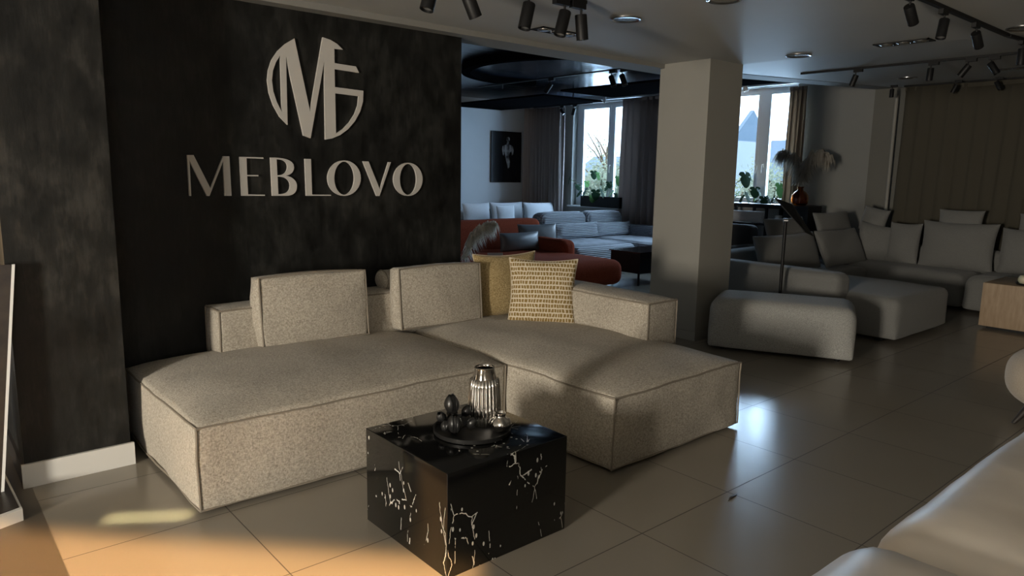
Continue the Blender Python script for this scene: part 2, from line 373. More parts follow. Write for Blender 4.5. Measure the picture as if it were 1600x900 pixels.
def mesh(name, g, m, parent=None, smooth=True, loc=None, ang=40):
    me = bpy.data.meshes.new(name); L = Vector(loc) if loc is not None else Vector((0, 0, 0))
    me.from_pydata([tuple(Vector(v)-L) for v in g[0]], [], g[1]); me.update()
    bm = bmesh.new(); bm.from_mesh(me); bmesh.ops.remove_doubles(bm, verts=bm.verts, dist=1e-5); bmesh.ops.recalc_face_normals(bm, faces=bm.faces)
    for e in bm.edges:
        if len(e.link_faces) == 2 and e.calc_face_angle(0) > math.radians(ang): e.smooth = False
    for f in bm.faces: f.smooth = smooth
    bm.to_mesh(me); bm.free()
    if m is not None: me.materials.append(M[m] if isinstance(m, str) else m)
    o = bpy.data.objects.new(name, me); C.objects.link(o)
    if parent: o.parent = parent
    if loc is not None: o.location = L
    return o
def tag(o, label, cat, group=None):
    o['label'] = label; o['category'] = cat
    if group: o['group'] = group
    return o
def thing(name, label, cat, loc=(0, 0, 0), rz=0, group=None, tilt=0):
    o = bpy.data.objects.new(name, None); C.objects.link(o); o.location = loc; o.rotation_euler = (tilt, 0, rz); o.empty_display_size = .1
    return tag(o, label, cat, group)
def struct(name, g, m, **kw):
    o = mesh(name, g, m, **kw); o['kind'] = 'structure'; return o

# ------------------------------------------------------------------ the shell
struct('floor', box(.369, 12, -3, 12.1, -.1, 0), 'tile', smooth=False)
struct('floor_entrance', box(-5.5, .369, -3, 6.6, -.1, 0), 'dark_floor', smooth=False)
XS = [-5.5, 6.1, 10.8]
g = geo_merge(hexa([(-5.5, -3, 2.57), (6.1, -3, 2.57), (6.1, 4.37, 2.57), (-5.5, 4.37, 2.57)], [(-5.5, -3, 3.1), (6.1, -3, 3.1), (6.1, 4.37, 3.1), (-5.5, 4.37, 3.1)]),
              hexa([(6.1, -3, 2.57), (11.1, -3, 2.815), (11.1, 4.37, 2.815), (6.1, 4.37, 2.57)], [(6.1, -3, 3.1), (11.1, -3, 3.1), (11.1, 4.37, 3.1), (6.1, 4.37, 3.1)]))
struct('ceiling', g, 'ceiling', smooth=False)
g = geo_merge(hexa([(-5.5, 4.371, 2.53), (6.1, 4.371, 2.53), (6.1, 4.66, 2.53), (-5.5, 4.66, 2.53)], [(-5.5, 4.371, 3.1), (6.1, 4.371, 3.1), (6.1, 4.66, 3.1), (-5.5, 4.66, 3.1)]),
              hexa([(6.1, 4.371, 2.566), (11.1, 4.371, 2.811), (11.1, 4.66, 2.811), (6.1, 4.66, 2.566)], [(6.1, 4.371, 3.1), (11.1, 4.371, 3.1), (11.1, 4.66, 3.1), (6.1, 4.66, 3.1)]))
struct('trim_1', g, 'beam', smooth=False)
struct('ceiling_back_room', box(.0, 11.1, 4.66, 12.4, 3.05, 3.15), 'dark_ceiling', smooth=False)
struct('wall_logo', box(.349, 3.31, 4.48, 4.655, 0, 2.53), 'plaster', smooth=False)
struct('wall_pillar', box(.349, .8135, 4.0, 4.48, 0, 2.57), 'plaster_post', smooth=False)
struct('baseboard_pillar', box(.335, .828, 3.982, 4.0, 0, .118), 'white', smooth=False)
struct('baseboard_pillar_side', box(.335, .349, 4.0, 4.6, 0, .118), 'dark_wood', smooth=False)
struct('column', box(5.6, 6.12, 3.87, 4.42, 0, 2.6), 'wall', smooth=False)
struct('baseboard_column', geo_merge(box(5.588, 6.13, 3.858, 3.87, 0, .085), box(5.588, 5.6, 3.87, 4.43, 0, .085)), 'wall', smooth=False)
struct('wall_far', box(0, 11.1, 12.1, 12.4, 0, 3.15), 'wall_cool', smooth=False)
struct('wall_back_room_left', box(-.15, .0, 4.66, 12.4, 0, 3.15), 'wall_cool', smooth=False)
# window wall, with two window openings, x = 10.8 .. 11.1
WL = (9.0, 10.72, .88, 2.94); WR = (5.83, 7.25, 1.08, 2.96)
def wall_x(x0, x1, y0, y1, z0, z1, holes):
    ys = sorted({y0, y1, *[h[0] for h in holes], *[h[1] for h in holes]}); gs = []
    for a, b in zip(ys, ys[1:]):
        hh = [h for h in holes if h[0] <= a and h[1] >= b]
        if hh: gs += [box(x0, x1, a, b, z0, hh[0][2]), box(x0, x1, a, b, hh[0][3], z1)]
        else: gs.append(box(x0, x1, a, b, z0, z1))
    return geo_merge(*gs)
struct('wall_windows', wall_x(10.8, 11.12, 4.66, 12.4, 0, 3.1, [WL, WR]), 'wall_window', smooth=False)
struct('wall_right', box(10.8, 11.12, -3, 4.66, 0, 3.1), 'wall_shade', smooth=False)
struct('wall_left', wall_x(-5.8, -5.5, -3, 6.6, 0, 3, [(-.2, 1.0, .5, 2.1)]), 'outer', smooth=False)
def wall_y(y0, y1, x0, x1, z0, z1, holes):
    g_ = wall_x(y0, y1, x0, x1, z0, z1, holes); return [(b, a, c) for a, b, c in g_[0]], g_[1]
struct('wall_back', wall_y(-3.3, -3.0, -5.8, 11.1, 0, 3, [(-2.1, -.4, .7, 2.1)]), 'outer', smooth=False)
struct('wall_entrance', box(-5.5, .0, 6.5, 6.7, 0, 2.6), 'gold_wall', smooth=False)
struct('ceiling_entrance', box(-5.5, .349, 4.66, 6.7, 2.53, 2.7), 'ceiling', smooth=False)
def window(n, Wd, mull, handles, f=.055, s=.05, mh=.065, left=0):
    y0, y1, z0, z1 = Wd; X = 10.94; fr = []
    fr += [box(X, X+.07, y0, y1, z0, z0+f), box(X, X+.07, y0, y1, z1-f, z1), box(X, X+.07, y0, y0+f, z0+f, z1-f), box(X, X+.07, y1-f-left, y1, z0+f, z1-f)]
    for mm in mull: fr.append(box(X-.01, X+.07, mm-mh, mm+mh, z0+f, z1-f))
    o = struct('window_%d' % n, geo_merge(*fr), 'pvc', smooth=False)
    ed = [y0+f]+[v for mm in mull for v in (mm-mh, mm+mh)]+[y1-f-left]
    for a, b in zip(ed[::2], ed[1::2]):
        sg = geo_merge(box(X-.015, X+.05, a, b, z0+f, z0+f+s), box(X-.015, X+.05, a, b, z1-f-s, z1-f), box(X-.015, X+.05, a, a+s, z0+f+s, z1-f-s), box(X-.015, X+.05, b-s, b, z0+f+s, z1-f-s))
        so = mesh('sash', sg, 'pvc', o, smooth=False); so['kind'] = 'structure'
        po = mesh('pane', box(X+.015, X+.021, a+s, b-s, z0+f+s, z1-f-s), 'glass', so, smooth=False)
    for (hy, hz) in handles:
        h = mesh('window_handle', geo_merge(box(X-.03, X-.012, hy-.014, hy+.014, hz-.03, hz+.03), tube([(X-.03, hy, hz+.01), (X-.055, hy, hz+.01), (X-.058, hy, hz-.02), (X-.058, hy, hz-.13)], .011)), 'white', o)
    return o
window(1, WL, [9.76], [(9.76, 1.7)], .05, .055, .03, .09)
window(2, WR, [6.455], [(6.42, 1.72), (6.53, 1.72)])
struct('trim_window_sill', box(10.72, 10.95, 8.95, 10.76, .85, .88), 'pvc', smooth=False)
struct('trim_sill_right', box(10.72, 10.95, 5.8, 7.3, 1.05, 1.08), 'pvc', smooth=False)
# black soffits of the back room
struct('trim_soffit', box(8.3, 9.55, 4.67, 8.55, 2.84, 2.87), 'black_flat', smooth=False)
struct('trim_soffit_far', box(8.55, 10.0, 9.2, 12.1, 2.84, 2.87), 'black_flat', smooth=False)
struct('trim_cornice', box(10.70, 10.8, 4.67, 12.1, 2.97, 3.05), 'wall_cool', smooth=False)
# white pipe casing beside the right curtain
struct('trim_pipe', gx(lathe([(.024, 0), (.024, 2.68)], 16), (10.66, 4.30, 0)), 'wall', ang=60)
struct('trim_rail', box(10.48, 10.56, -3, 4.15, 2.765, 2.79), 'black', smooth=False)

# ------------------------------------------------------------------ curtains
def curtain(y0, y1, x, z0, z1, m, label, waves, amp=.045, group=None, seed=0):
    n = int(waves*10); V, F = [], []; rows = 8
    for k in range(rows+1):
        t = k/rows
        for i in range(n+1):
            u = i/n; yy = y0+(y1-y0)*u
            a = 2*PI*waves*u + .7*math.sin(u*9+seed)
            xx = x + amp*math.sin(a)*(1-.25*t) + .02*math.sin(u*23+seed+t*2) + (.015*math.sin(a*.5+t*3)*(1-t))
            V.append((xx, yy+.012*math.sin(t*5+a), z0+(z1-z0)*t))
    for k in range(rows):
        for i in range(n): a = k*(n+1)+i; F.append((a, a+1, a+n+2, a+n+1))
    o = mesh('curtain', (V, F), m, loc=(x, (y0+y1)/2, z0))
    o.modifiers.new('thick', 'SOLIDIFY').thickness = .004
    tag(o, label, 'curtain', group)
    mesh('curtain_tape', box(-.012, .012, -(y1-y0)/2, (y1-y0)/2, z1-z0-.05, z1-z0+.004), m, o, smooth=False)
    return o
curtain(10.80, 12.0, 10.6, .03, 2.94, 'curtain', 'dark mauve grey curtain in the corner, left of the far window', 12)
curtain(7.55, 9.22, 10.6, .03, 2.94, 'curtain', 'mauve grey curtain right of the far window, glowing warm at its edge', 12, seed=2)
curtain(5.60, 5.87, 10.62, .03, 2.90, 'curtain_sand', 'narrow sand coloured curtain beside the window behind the column', 4, .04, seed=4)
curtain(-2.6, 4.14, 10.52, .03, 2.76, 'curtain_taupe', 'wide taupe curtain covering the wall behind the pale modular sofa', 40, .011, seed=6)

# ------------------------------------------------------------------ logo and lettering
YW = 4.463
def at_logo(s, ox, oy): return lambda p: ony(ox+p[0]/s, oy+p[1]/s, YW)
DV = Vector((0, .015, 0))
to = at_logo(874/170., 410, 50)
import math as _m
def arc(cx, cy, rx, ry, a0, a1, n=18): return [(cx+rx*math.cos(math.radians(a0+(a1-a0)*i/n)), cy+ry*math.sin(math.radians(a0+(a1-a0)*i/n))) for i in range(n+1)]
left = [(258, 52), (384, 640), (480, 75), (486, 42), (545, 62), (600, 95), (648, 142), (578, 135), (580, 250), (752, 277), (777, 328), (580, 298), (583, 442), (812, 472),
        (808, 560), (785, 640), (745, 715), (690, 780), (625, 828), (560, 855), (507, 864), (497, 238), (388, 853), (331, 832), (190, 195), (203, 745),
        (140, 680), (90, 590), (55, 490), (41, 390), (48, 310), (75, 225), (125, 150), (185, 95)]
h1 = [(144, 188), (110, 240), (85, 310), (77, 390), (88, 475), (115, 560), (158, 645)]
h2 = [(585, 492), (775, 516), (768, 590), (742, 660), (700, 725), (648, 780), (592, 815)]
emb = thing('wall_sign', 'round satin letter emblem mounted on the black wall above the name', 'sign', ony(500, 140, YW))
lo = emb.location
sub = lambda g_: ([Vector(v)-lo for v in g_[0]], g_[1])
mesh('emblem', sub(extrude(left, [h1, h2], to, DV)), 'letter', emb, smooth=False)
nm = thing('wall_lettering', 'row of large satin raised capital letters on the black wall below the round emblem', 'sign', ony(477, 280, YW))
lo2 = nm.location; sub2 = lambda g_: ([Vector(v)-lo2 for v in g_[0]], g_[1])
a1 = at_logo(8, 280, 230); a2 = at_logo(8, 470, 230)
def bez(p0, p1, p2, p3, n=8): return [tuple((1-t)**3*a+3*(1-t)**2*t*b+3*(1-t)*t*t*c+t**3*d for a, b, c, d in zip(p0, p1, p2, p3)) for t in [i/n for i in range(n)]]
mesh('letter_m', sub2(extrude([(100, 98), (180, 98), (392, 515), (548, 112), (627, 114), (655, 608), (570, 608), (549, 178), (380, 610), (348, 610), (130, 170), (152, 610), (128, 610)], [], a1, DV)), 'letter', nm, smooth=False)
mesh('letter_e', sub2(extrude([(757, 119), (1050, 128), (1056, 145), (842, 137), (849, 346), (990, 348), (990, 364), (850, 362), (862, 590), (1072, 594), (1072, 608), (782, 608)], [], a1, DV)), 'letter', nm, smooth=False)
B = [(1142, 129)] + bez((1142, 129), (1290, 128), (1436, 150), (1436, 250)) + bez((1436, 250), (1436, 320), (1380, 350), (1335, 354)) + bez((1335, 354), (1420, 372), (1473, 420), (1473, 490)) + bez((1473, 490), (1473, 570), (1420, 606), (1340, 608)) + [(1340, 608), (1166, 608)]
hb1 = [(1218, 152)] + bez((1218, 152), (1300, 150), (1355, 180), (1355, 250)) + bez((1355, 250), (1350, 310), (1320, 350), (1228, 352)) + [(1228, 352)]
hb2 = [(1230, 367)] + bez((1230, 367), (1330, 366), (1388, 410), (1388, 480)) + bez((1388, 480), (1388, 550), (1350, 588), (1240, 588)) + [(1240, 588)]
mesh('letter_b', sub2(extrude(B[1:], [hb1[1:], hb2[1:]], a1, DV)), 'letter', nm, smooth=False)
mesh('letter_l', sub2(extrude([(52, 145), (128, 148), (142, 592), (377, 594), (379, 608), (70, 608)], [], a2, DV)), 'letter', nm, smooth=False)
mesh('letter_o', sub2(extrude(arc(544, 387, 207, 222, 0, 350, 35), [arc(545, 387, 126, 207, 0, 350, 35)], a2, DV)), 'letter', nm, smooth=False)
mesh('letter_v', sub2(extrude([(778, 176), (848, 178), (990, 530), (1098, 186), (1128, 187), (985, 610), (950, 610)], [], a2, DV)), 'letter', nm, smooth=False)
mesh('letter_o', sub2(extrude(arc(1342, 402, 181, 208, 0, 350, 35), [arc(1344, 402, 105, 194, 0, 350, 35)], a2, DV)), 'letter', nm, smooth=False)

# ------------------------------------------------------------------ main sofa
sofa = thing('corner_sofa', 'large greige slub linen corner sofa in front of the black logo wall', 'sofa', (2.4, 3.4, 0))
SO = Vector((2.4, 3.4, 0))
def sp_(g_): return [Vector(v)-SO for v in g_[0]], g_[1]
def module(name, x0, x1, y0, y1, z0, z1, crown, parent, sub_fn, m='linen', r=.022, side=.008, seed=0, n=(24, 24, 8), sides=(), pr=.0055, wob=.006):
    cx, cy = (x0+x1)/2, (y0+y1)/2; lx, ly, lz = x1-x0, y1-y0, z1-z0
    o = mesh(name, sub_fn(gx(soft(lx, ly, lz, r, n, crown, side, wob, seed, cexp=.42), (cx, cy, z0))), m, parent)
    hx, hy = lx/2, ly/2; P = []
    N = 20
    def wv_(p): return noise.noise_vector(Vector((p.x*3+seed, p.y*3, p.z*3)))*wob + noise.noise_vector(Vector((p.x*9, p.y*9+seed, p.z*9)))*wob*.4
    def e(x, y, z=None):
        z = lz/2 if z is None else z; p = Vector((x, y, z)); o_ = Vector((.003*(1 if x > hx*.98 else -1 if x < -hx*.98 else 0), .003*(1 if y > hy*.98 else -1 if y < -hy*.98 else 0), 0))
        return Vector((cx+x, cy+y, z0+lz/2+z-.002)) + wv_(p) + o_
    c = .004
    ring = [e(-hx+c+(lx-2*c)*i/N, -hy+c) for i in range(N)] + [e(hx-c, -hy+c+(ly-2*c)*i/N) for i in range(N)] + [e(hx-c-(lx-2*c)*i/N, hy-c) for i in range(N)] + [e(-hx+c, hy-c-(ly-2*c)*i/N) for i in range(N)]
    gs = [tube(ring, pr, 6, closed=True)]
    for sx_ in (-1, 1):
        for sy_ in (-1, 1): gs.append(tube([e(sx_*(hx-c), sy_*(hy-c), -lz/2+.012+(lz-.014)*i/6) for i in range(7)], pr, 6))
    ring2 = [(p.x, p.y, z0+.012) for p in ring]; gs.append(tube(ring2, pr, 6, closed=True))
    mesh('piping', sub_fn(geo_merge(*gs)), 'piping' if m == 'linen' else m, o)
    return o
module('seat', .90, 2.675, 3.16, 4.42, .015, .41, .088, sofa, sp_, seed=1, side=.014, wob=.011)
module('seat', 2.695, 3.86, 2.32, 4.42, .015, .41, .088, sofa, sp_, seed=5, side=.014, wob=.011)
module('backrest', 1.36, 3.62, 4.19, 4.44, .405, .72, .02, sofa, sp_, seed=9, n=(24, 6, 6), wob=.004)
module('armrest', 3.64, 3.95, 2.88, 4.42, .40, .715, .03, sofa, sp_, seed=12, n=(6, 20, 6), wob=.004)
for x, y in ((1.0, 3.26), (2.58, 3.26), (1.0, 4.3), (2.8, 2.42), (3.76, 2.42), (3.76, 4.3)): mesh('foot', sp_(box(x-.04, x+.04, y-.04, y+.04, 0, .03)), 'black', sofa, smooth=False)
def box_cushion(label, x, y, z, w_, h_, t_, rz, tilt, seed, name='back_cushion', group=None):
    t = thing(name, label, 'cushion', (x, y, z), rz, group, tilt)
    body = mesh('cover', soft(w_, t_, h_, .02, (16, 4, 12), .012, .028, .013, seed), 'linen', t)
    gs = []
    for s in (-1, 1):
        hy = t_/2-.004; hx = w_/2-.003; pts = []
        for a, b in (((-hx, .004), (hx, .004)), ((hx, .004), (hx, h_-.003)), ((hx, h_-.003), (-hx, h_-.003)), ((-hx, h_-.003), (-hx, .004))):
            for i in range(10): u = i/10; pts.append((a[0]+(b[0]-a[0])*u, s*hy, a[1]+(b[1]-a[1])*u + (.012*math.sin(PI*u) if a[1] > .1 and b[1] > .1 else 0)))
        gs.append(tube(pts, .006, 6, closed=True))
    mesh('piping', geo_merge(*gs), 'piping', body); return t
box_cushion('square edged linen back cushion leaning on the left end of the sofa back', 1.93, 4.155, .475, .70, .425, .13, -.03, -.10, 3, group=None)
box_cushion('square edged linen back cushion nearest the mustard pillows', 2.86, 4.12, .47, .68, .415, .12, -.03, -.09, 8)
t = thing('headrest_roll', 'round linen headrest roll lying on the sofa back', 'headrest', (2.80, 4.32, .72))
rg = []; prof = [(.0, -.31), (.045, -.31), (.063, -.295), (.07, -.27), (.07, .27), (.063, .295), (.045, .31), (0, .31)]
o = mesh('cover', gx(lathe(prof, 28), (0, 0, .07), (0, PI/2, 0), (1, 1.2, 1)), 'linen', t)
for s in (-1, 1): mesh('piping', gx(tube([(.07*math.cos(a*PI/12), .084*math.sin(a*PI/12), s*.285) for a in range(24)], .004, 6, True), (0, 0, .07), (0, PI/2, 0)), 'piping', o)
def throw_pillow(label, loc, w_, h_, t_, rz, tilt, m, seed=0, pipe=None, name='throw_pillow', group=None, ear=.10, n=18):
    o = mesh(name, pillow(w_, h_, t_, n, seed, ear=ear), m); o.location = loc; o.rotation_euler = Euler((tilt, 0, rz))
    tag(o, label, 'cushion', group)
    if pipe: mesh('piping', pillow_edge(w_, h_, .0045, ear=ear), pipe, o)
    return o
M['cream_pipe'] = mat('cream piping', (.55, .46, .33), .8)
throw_pillow('plain woven mustard throw pillow standing behind the block printed one', (3.50, 4.12, .44), .56, .50, .17, -.15, -.13, 'mustard', 2, 'cream_pipe')
throw_pillow('mustard and cream block printed pillow in the corner of the sofa', (3.46, 3.70, .445), .50, .50, .17, -.80, -.25, 'pattern', 4, 'cream_pipe')

# ------------------------------------------------------------------ marble table and what stands on it
cube = tag(mesh('marble_coffee_table', gx(soft(.632, .615, .43, .003, (1, 1, 1), wob=0), (0, 0, 0)), 'marble', ang=30), 'black marble cube coffee table with white veins', 'table')
cube.location = (1.787, 2.375, 0)
TZ = .43
tray = tag(mesh('tray', lathe([(0, 0), (.155, 0), (.168, .004), (.17, .022), (.164, .022), (.160, .008), (0, .008)], 64), 'black_matt'), 'round black tray on the marble coffee table', 'tray'); tray.location = (1.815, 2.365, TZ)
vase = thing('fluted_vase', 'tall dark chrome vase with vertical flutes and a smooth neck', 'vase', (1.905, 2.395, TZ+.0085))
mesh('body', lathe([(0, 0), (.064, 0), (.072, .01), (.073, .05), (.070, .12), (.066, .18), (.062, .206), (.054, .211)], 288, .11, 24, (.005, .208)), 'chrome', vase, ang=70)
mesh('neck', lathe([(.054, .209), (.053, .215), (.045, .250), (.046, .258), (.042, .261), (.038, .254), (.042, .23), (.046, .212)], 64), 'chrome', vase, ang=60)
sv = thing('small_vase', 'small squat dark chrome vase in front of the tall fluted one', 'vase', (1.895, 2.270, TZ+.0085))
prof = [(0, 0), (.022, 0), (.035, .008), (.048, .03), (.05, .04), (.040, .056), (.024, .066), (.0215, .07), (.022, .078), (.027, .084), (.023, .086), (.018, .076)]
V, F = lathe(prof, 60)
V = [Vector(v)*(1 + (.05*math.sin(math.atan2(v[1], v[0])*7 + v[2]*70) if .01 < v[2] < .062 else 0)) for v in V]
mesh('body', (V, F), 'chrome', sv, ang=50)
fl = thing('flower_ornament', 'matt black tulip flower ornament on the left of the tray', 'ornament', (1.735, 2.40, TZ+.0085))
def tulip(cx, cy, cz, s, rx, rz):
    gs = []
    for k in range(6):
        a = 2*PI*k/6; V, F = [], []; n, m_ = 6, 8
        for i in range(m_+1):
            t = i/m_; rad = s*(.35+1.0*math.sin(PI*min(1, t*.84+.09)))*.62*(1 if k % 2 else .93); wd = math.sin(PI*(t*.80+.12))**.6*.85
            for j in range(n+1):
                b = a+(j/n-.5)*2*wd; V.append((rad*math.cos(b), rad*math.sin(b), s*2.0*t-.02*s+ (.06*s*math.cos(k*2))))
        for i in range(m_):
            for j in range(n): q_ = i*(n+1)+j; F.append((q_, q_+1, q_+n+2, q_+n+1))
        gs.append((V, F))
    gs.append(lathe([(0, 0), (s*.3, .02*s), (s*.5, s*.4), (s*.4, s*1.2), (0, s*1.5)], 12))
    return gx(geo_merge(*gs), (cx, cy, cz), (rx, 0, rz))
fh = [(-.01, -.03, .005, .040, .0, 0), (-.005, -.005, .085, .040, -.1, .4), (.06, .0, .055, .026, .5, 1.2), (-.035, .02, .05, .026, -.6, 1.9), (.02, .045, .05, .028, -.7, 3), (.05, -.045, .02, .026, .7, .8), (-.05, -.01, .015, .024, .4, 2.0)]
for i, f_ in enumerate(fh):
    o = mesh('bloom', tulip(*f_), 'black_matt', fl)
    o.modifiers.new('t', 'SOLIDIFY').thickness = .002
mesh('stalk', geo_merge(*[tube([(0, 0, .002), (f_[0]*.5, f_[1]*.5, f_[2]*.6), (f_[0], f_[1], f_[2]+.01)], .004, 6) for f_ in fh]), 'black_matt', fl)

# ------------------------------------------------------------------ ottoman and sign stand
ang = math.atan2(2.524-3.574, 5.888-5.379)
ux, uy = math.cos(ang), math.sin(ang); px_, py_ = -uy, ux
def soft_thing(name, label, cat, cx, cy, rz, lx, ly, z0, z1, r, m, crown=.02, side=.02, seed=0, feet=True, partname='cushion', n=(14, 12, 8), wob=.008):
    t = thing(name, label, cat, (cx, cy, 0), rz)
    mesh(partname, gx(soft(lx, ly, z1-z0, r, n, crown, side, wob, seed, rb=.3), (0, 0, z0)), m, t)
    if feet:
        for sx_ in (-1, 1):
            for sy_ in (-1, 1): mesh('foot', gx(lathe([(0, 0), (.022, 0), (.028, z0+.02), (0, z0+.02)], 12), (sx_*(lx/2-.12), sy_*(ly/2-.12), 0)), 'black', t)
    return t
mx0, my0 = (5.379+5.888)/2, (3.574+2.524)/2
soft_thing('ottoman', 'rounded light grey boucle ottoman standing right of the column', 'ottoman', mx0+px_*.36, my0+py_*.36, ang, 1.19, .66, .035, .47, .10, 'grey_boucle', .01, .012, 3, wob=.003)
st = thing('sign_stand', 'black stand with a tilted display plate behind the grey ottoman', 'stand', (6.62, 3.60, 0))
mesh('base', lathe([(0, 0), (.15, 0), (.15, .008), (.02, .014), (0, .014)], 40), 'black', st)
mesh('pole', lathe([(.016, .01), (.016, 1.11), (0, 1.11)], 16), 'black', st, ang=60)
mesh('joint', gx(lathe([(0, -.02), (.022, -.02), (.022, .02), (0, .02)], 16), (0, 0, 1.12), (PI/2, 0, .6)), 'steel', st, ang=60)
ta, tb, td = onx(1211, 309, 6.62), onx(1238, 319, 6.9), onx(1271, 368, 6.95)
tcn = onx(1258, 362, 6.68)
pl_ = [Vector(v)-Vector((6.62, 3.60, 0)) for v in (ta, tb, td, tcn)]
nrm = (pl_[1]-pl_[0]).cross(pl_[3]-pl_[0]).normalized()*.008
mesh('display_plate', hexa(pl_, [p+nrm for p in pl_]), 'black', st, smooth=False)

# ------------------------------------------------------------------ pale modular sofa in the right room
U = thing('modular_sofa', 'large pale grey U shaped modular sofa by the taupe curtain', 'sofa', (8.6, 3.6, 0))
UO = Vector((8.6, 3.6, 0))
def blk(name, x0, x1, y0, y1, z0, z1, r, parent, O, m, crown=.02, side=.01, seed=0, n=(10, 10, 5), wob=.008):
    g_ = gx(soft(x1-x0, y1-y0, z1-z0, r, n, crown, side, wob, seed, rb=.35 if m in ('grey_soft', 'ribbed', 'white_fabric') else 1.0), ((x0+x1)/2, (y0+y1)/2, z0))
    return mesh(name, ([Vector(v)-O for v in g_[0]], g_[1]), m, parent)
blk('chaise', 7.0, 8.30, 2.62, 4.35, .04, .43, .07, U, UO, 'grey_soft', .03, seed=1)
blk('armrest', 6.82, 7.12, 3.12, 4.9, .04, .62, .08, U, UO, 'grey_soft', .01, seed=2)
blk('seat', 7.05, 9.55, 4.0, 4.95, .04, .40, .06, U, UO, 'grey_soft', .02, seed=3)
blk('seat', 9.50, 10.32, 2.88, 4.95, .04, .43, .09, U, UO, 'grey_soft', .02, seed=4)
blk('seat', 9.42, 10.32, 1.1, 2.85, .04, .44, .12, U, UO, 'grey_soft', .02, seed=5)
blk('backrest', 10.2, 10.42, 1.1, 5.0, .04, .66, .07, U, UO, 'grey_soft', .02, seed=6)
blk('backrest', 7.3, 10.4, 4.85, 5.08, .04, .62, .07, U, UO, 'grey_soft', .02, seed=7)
for x, y in ((7.1, 2.8), (8.2, 2.8), (9.6, 1.3), (9.6, 3.1), (9.6, 4.4), (7.1, 4.6)):
    mesh('foot', ([Vector(v)-UO for v in box(x-.03, x+.03, y-.03, y+.03, 0, .06)[0]], box(0, 1, 0, 1, 0, 1)[1]), 'black', U, smooth=False)
def pp(label, plane, val, x0, y0, x1, y1, t_=.2, tilt=-.15, m='grey_soft', seed=0, rz_off=0, name='pillow', zb=None, ear=.07, group=None, roll=0):
    """pillow standing in the plane X=val or Y=val, as wide and tall as it looks there"""
    f = onx if plane == 'x' else ony
    a, b = f(x0, (y0+y1)/2, val), f(x1, (y0+y1)/2, val); lo_, hi_ = f((x0+x1)/2, y1, val), f((x0+x1)/2, y0, val)
    mid = (a+b)/2; wd = (a-b).length; ht = hi_.z-lo_.z; z = lo_.z if zb is None else zb
    if zb is not None: ht = hi_.z-zb
    rz = 0 if plane == 'y' else -PI/2
    o = throw_pillow(label, (mid.x, mid.y, z), wd, ht/math.cos(tilt), t_, rz+rz_off, tilt, m, seed, ear=ear, name=name, n=14, group=group)
    if roll: o.rotation_euler = (Euler((tilt, 0, rz+rz_off)).to_matrix() @ Matrix.Rotation(roll, 3, 'Y')).to_euler()
    return o
G2 = None
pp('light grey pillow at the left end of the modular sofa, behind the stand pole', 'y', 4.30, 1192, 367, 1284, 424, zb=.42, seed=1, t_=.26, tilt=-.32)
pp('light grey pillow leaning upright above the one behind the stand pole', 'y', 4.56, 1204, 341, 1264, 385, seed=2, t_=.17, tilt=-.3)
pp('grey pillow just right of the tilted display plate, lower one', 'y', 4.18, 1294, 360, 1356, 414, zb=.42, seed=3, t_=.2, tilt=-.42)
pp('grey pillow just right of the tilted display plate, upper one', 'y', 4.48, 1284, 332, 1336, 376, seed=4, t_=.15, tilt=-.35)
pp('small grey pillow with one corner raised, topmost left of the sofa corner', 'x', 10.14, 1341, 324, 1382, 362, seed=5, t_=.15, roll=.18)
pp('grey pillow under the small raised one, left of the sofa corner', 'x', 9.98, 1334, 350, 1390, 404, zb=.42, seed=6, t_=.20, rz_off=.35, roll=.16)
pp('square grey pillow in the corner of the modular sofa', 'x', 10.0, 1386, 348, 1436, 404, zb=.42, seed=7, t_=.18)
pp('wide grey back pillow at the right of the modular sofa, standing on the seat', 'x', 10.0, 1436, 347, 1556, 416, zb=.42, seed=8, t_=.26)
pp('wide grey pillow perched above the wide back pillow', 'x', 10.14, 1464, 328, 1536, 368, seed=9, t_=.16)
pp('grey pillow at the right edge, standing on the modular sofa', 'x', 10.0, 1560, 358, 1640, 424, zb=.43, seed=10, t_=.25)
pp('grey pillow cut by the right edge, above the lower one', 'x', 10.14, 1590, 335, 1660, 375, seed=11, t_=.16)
# ------------------------------------------------------------------ oak block table with tray
tb_ = thing('oak_coffee_table', 'light oak veneer block coffee table at the right edge', 'table', (8.58+.38, 1.85, 0))
mesh('body', gx(soft(.76, 1.12, .455, .004, (1, 1, 1), wob=0), (0, 0, .03)), 'oak', tb_, ang=30)
mesh('plinth', box(-.33, .33, -.50, .50, 0, .03), 'black', tb_, smooth=False)
tr2 = tag(mesh('tray', lathe([(0, 0), (.15, 0), (.16, .02), (.153, .02), (.145, .006), (0, .006)], 40), 'black_matt'), 'round black tray on the oak block table', 'tray'); tr2.location = (8.80, 2.02, .485)
cb = thing('candle_bowl', 'small round cream candle bowl on the tray of the oak table', 'candle', (8.76, 2.10, .492))
mesh('bowl', lathe([(0, 0), (.03, 0), (.052, .025), (.055, .05), (.045, .08), (.035, .088), (.03, .08), (0, .07)], 28), 'candle', cb)
mesh('wick', tube([(0, 0, .07), (.002, 0, .092)], .002, 6), 'black', cb)
jr = thing('scent_jar', 'black scented candle jar with a white label on the oak table tray', 'jar', (8.78, 1.96, .492))
mesh('body', lathe([(0, 0), (.042, 0), (.045, .005), (.045, .095), (.041, .1), (.036, .095), (0, .09)], 28), 'black_gloss', jr)
lab_v, lab_f = [], []
for i in range(9):
    a = PI*.86+ i/8*.9; lab_v += [(.0458*math.cos(a), .0458*math.sin(a), .01), (.0458*math.cos(a), .0458*math.sin(a), .062)]
lab_f = [(2*i, 2*i+2, 2*i+3, 2*i+1) for i in range(8)]
mesh('label', (lab_v, lab_f), 'white_label', jr)

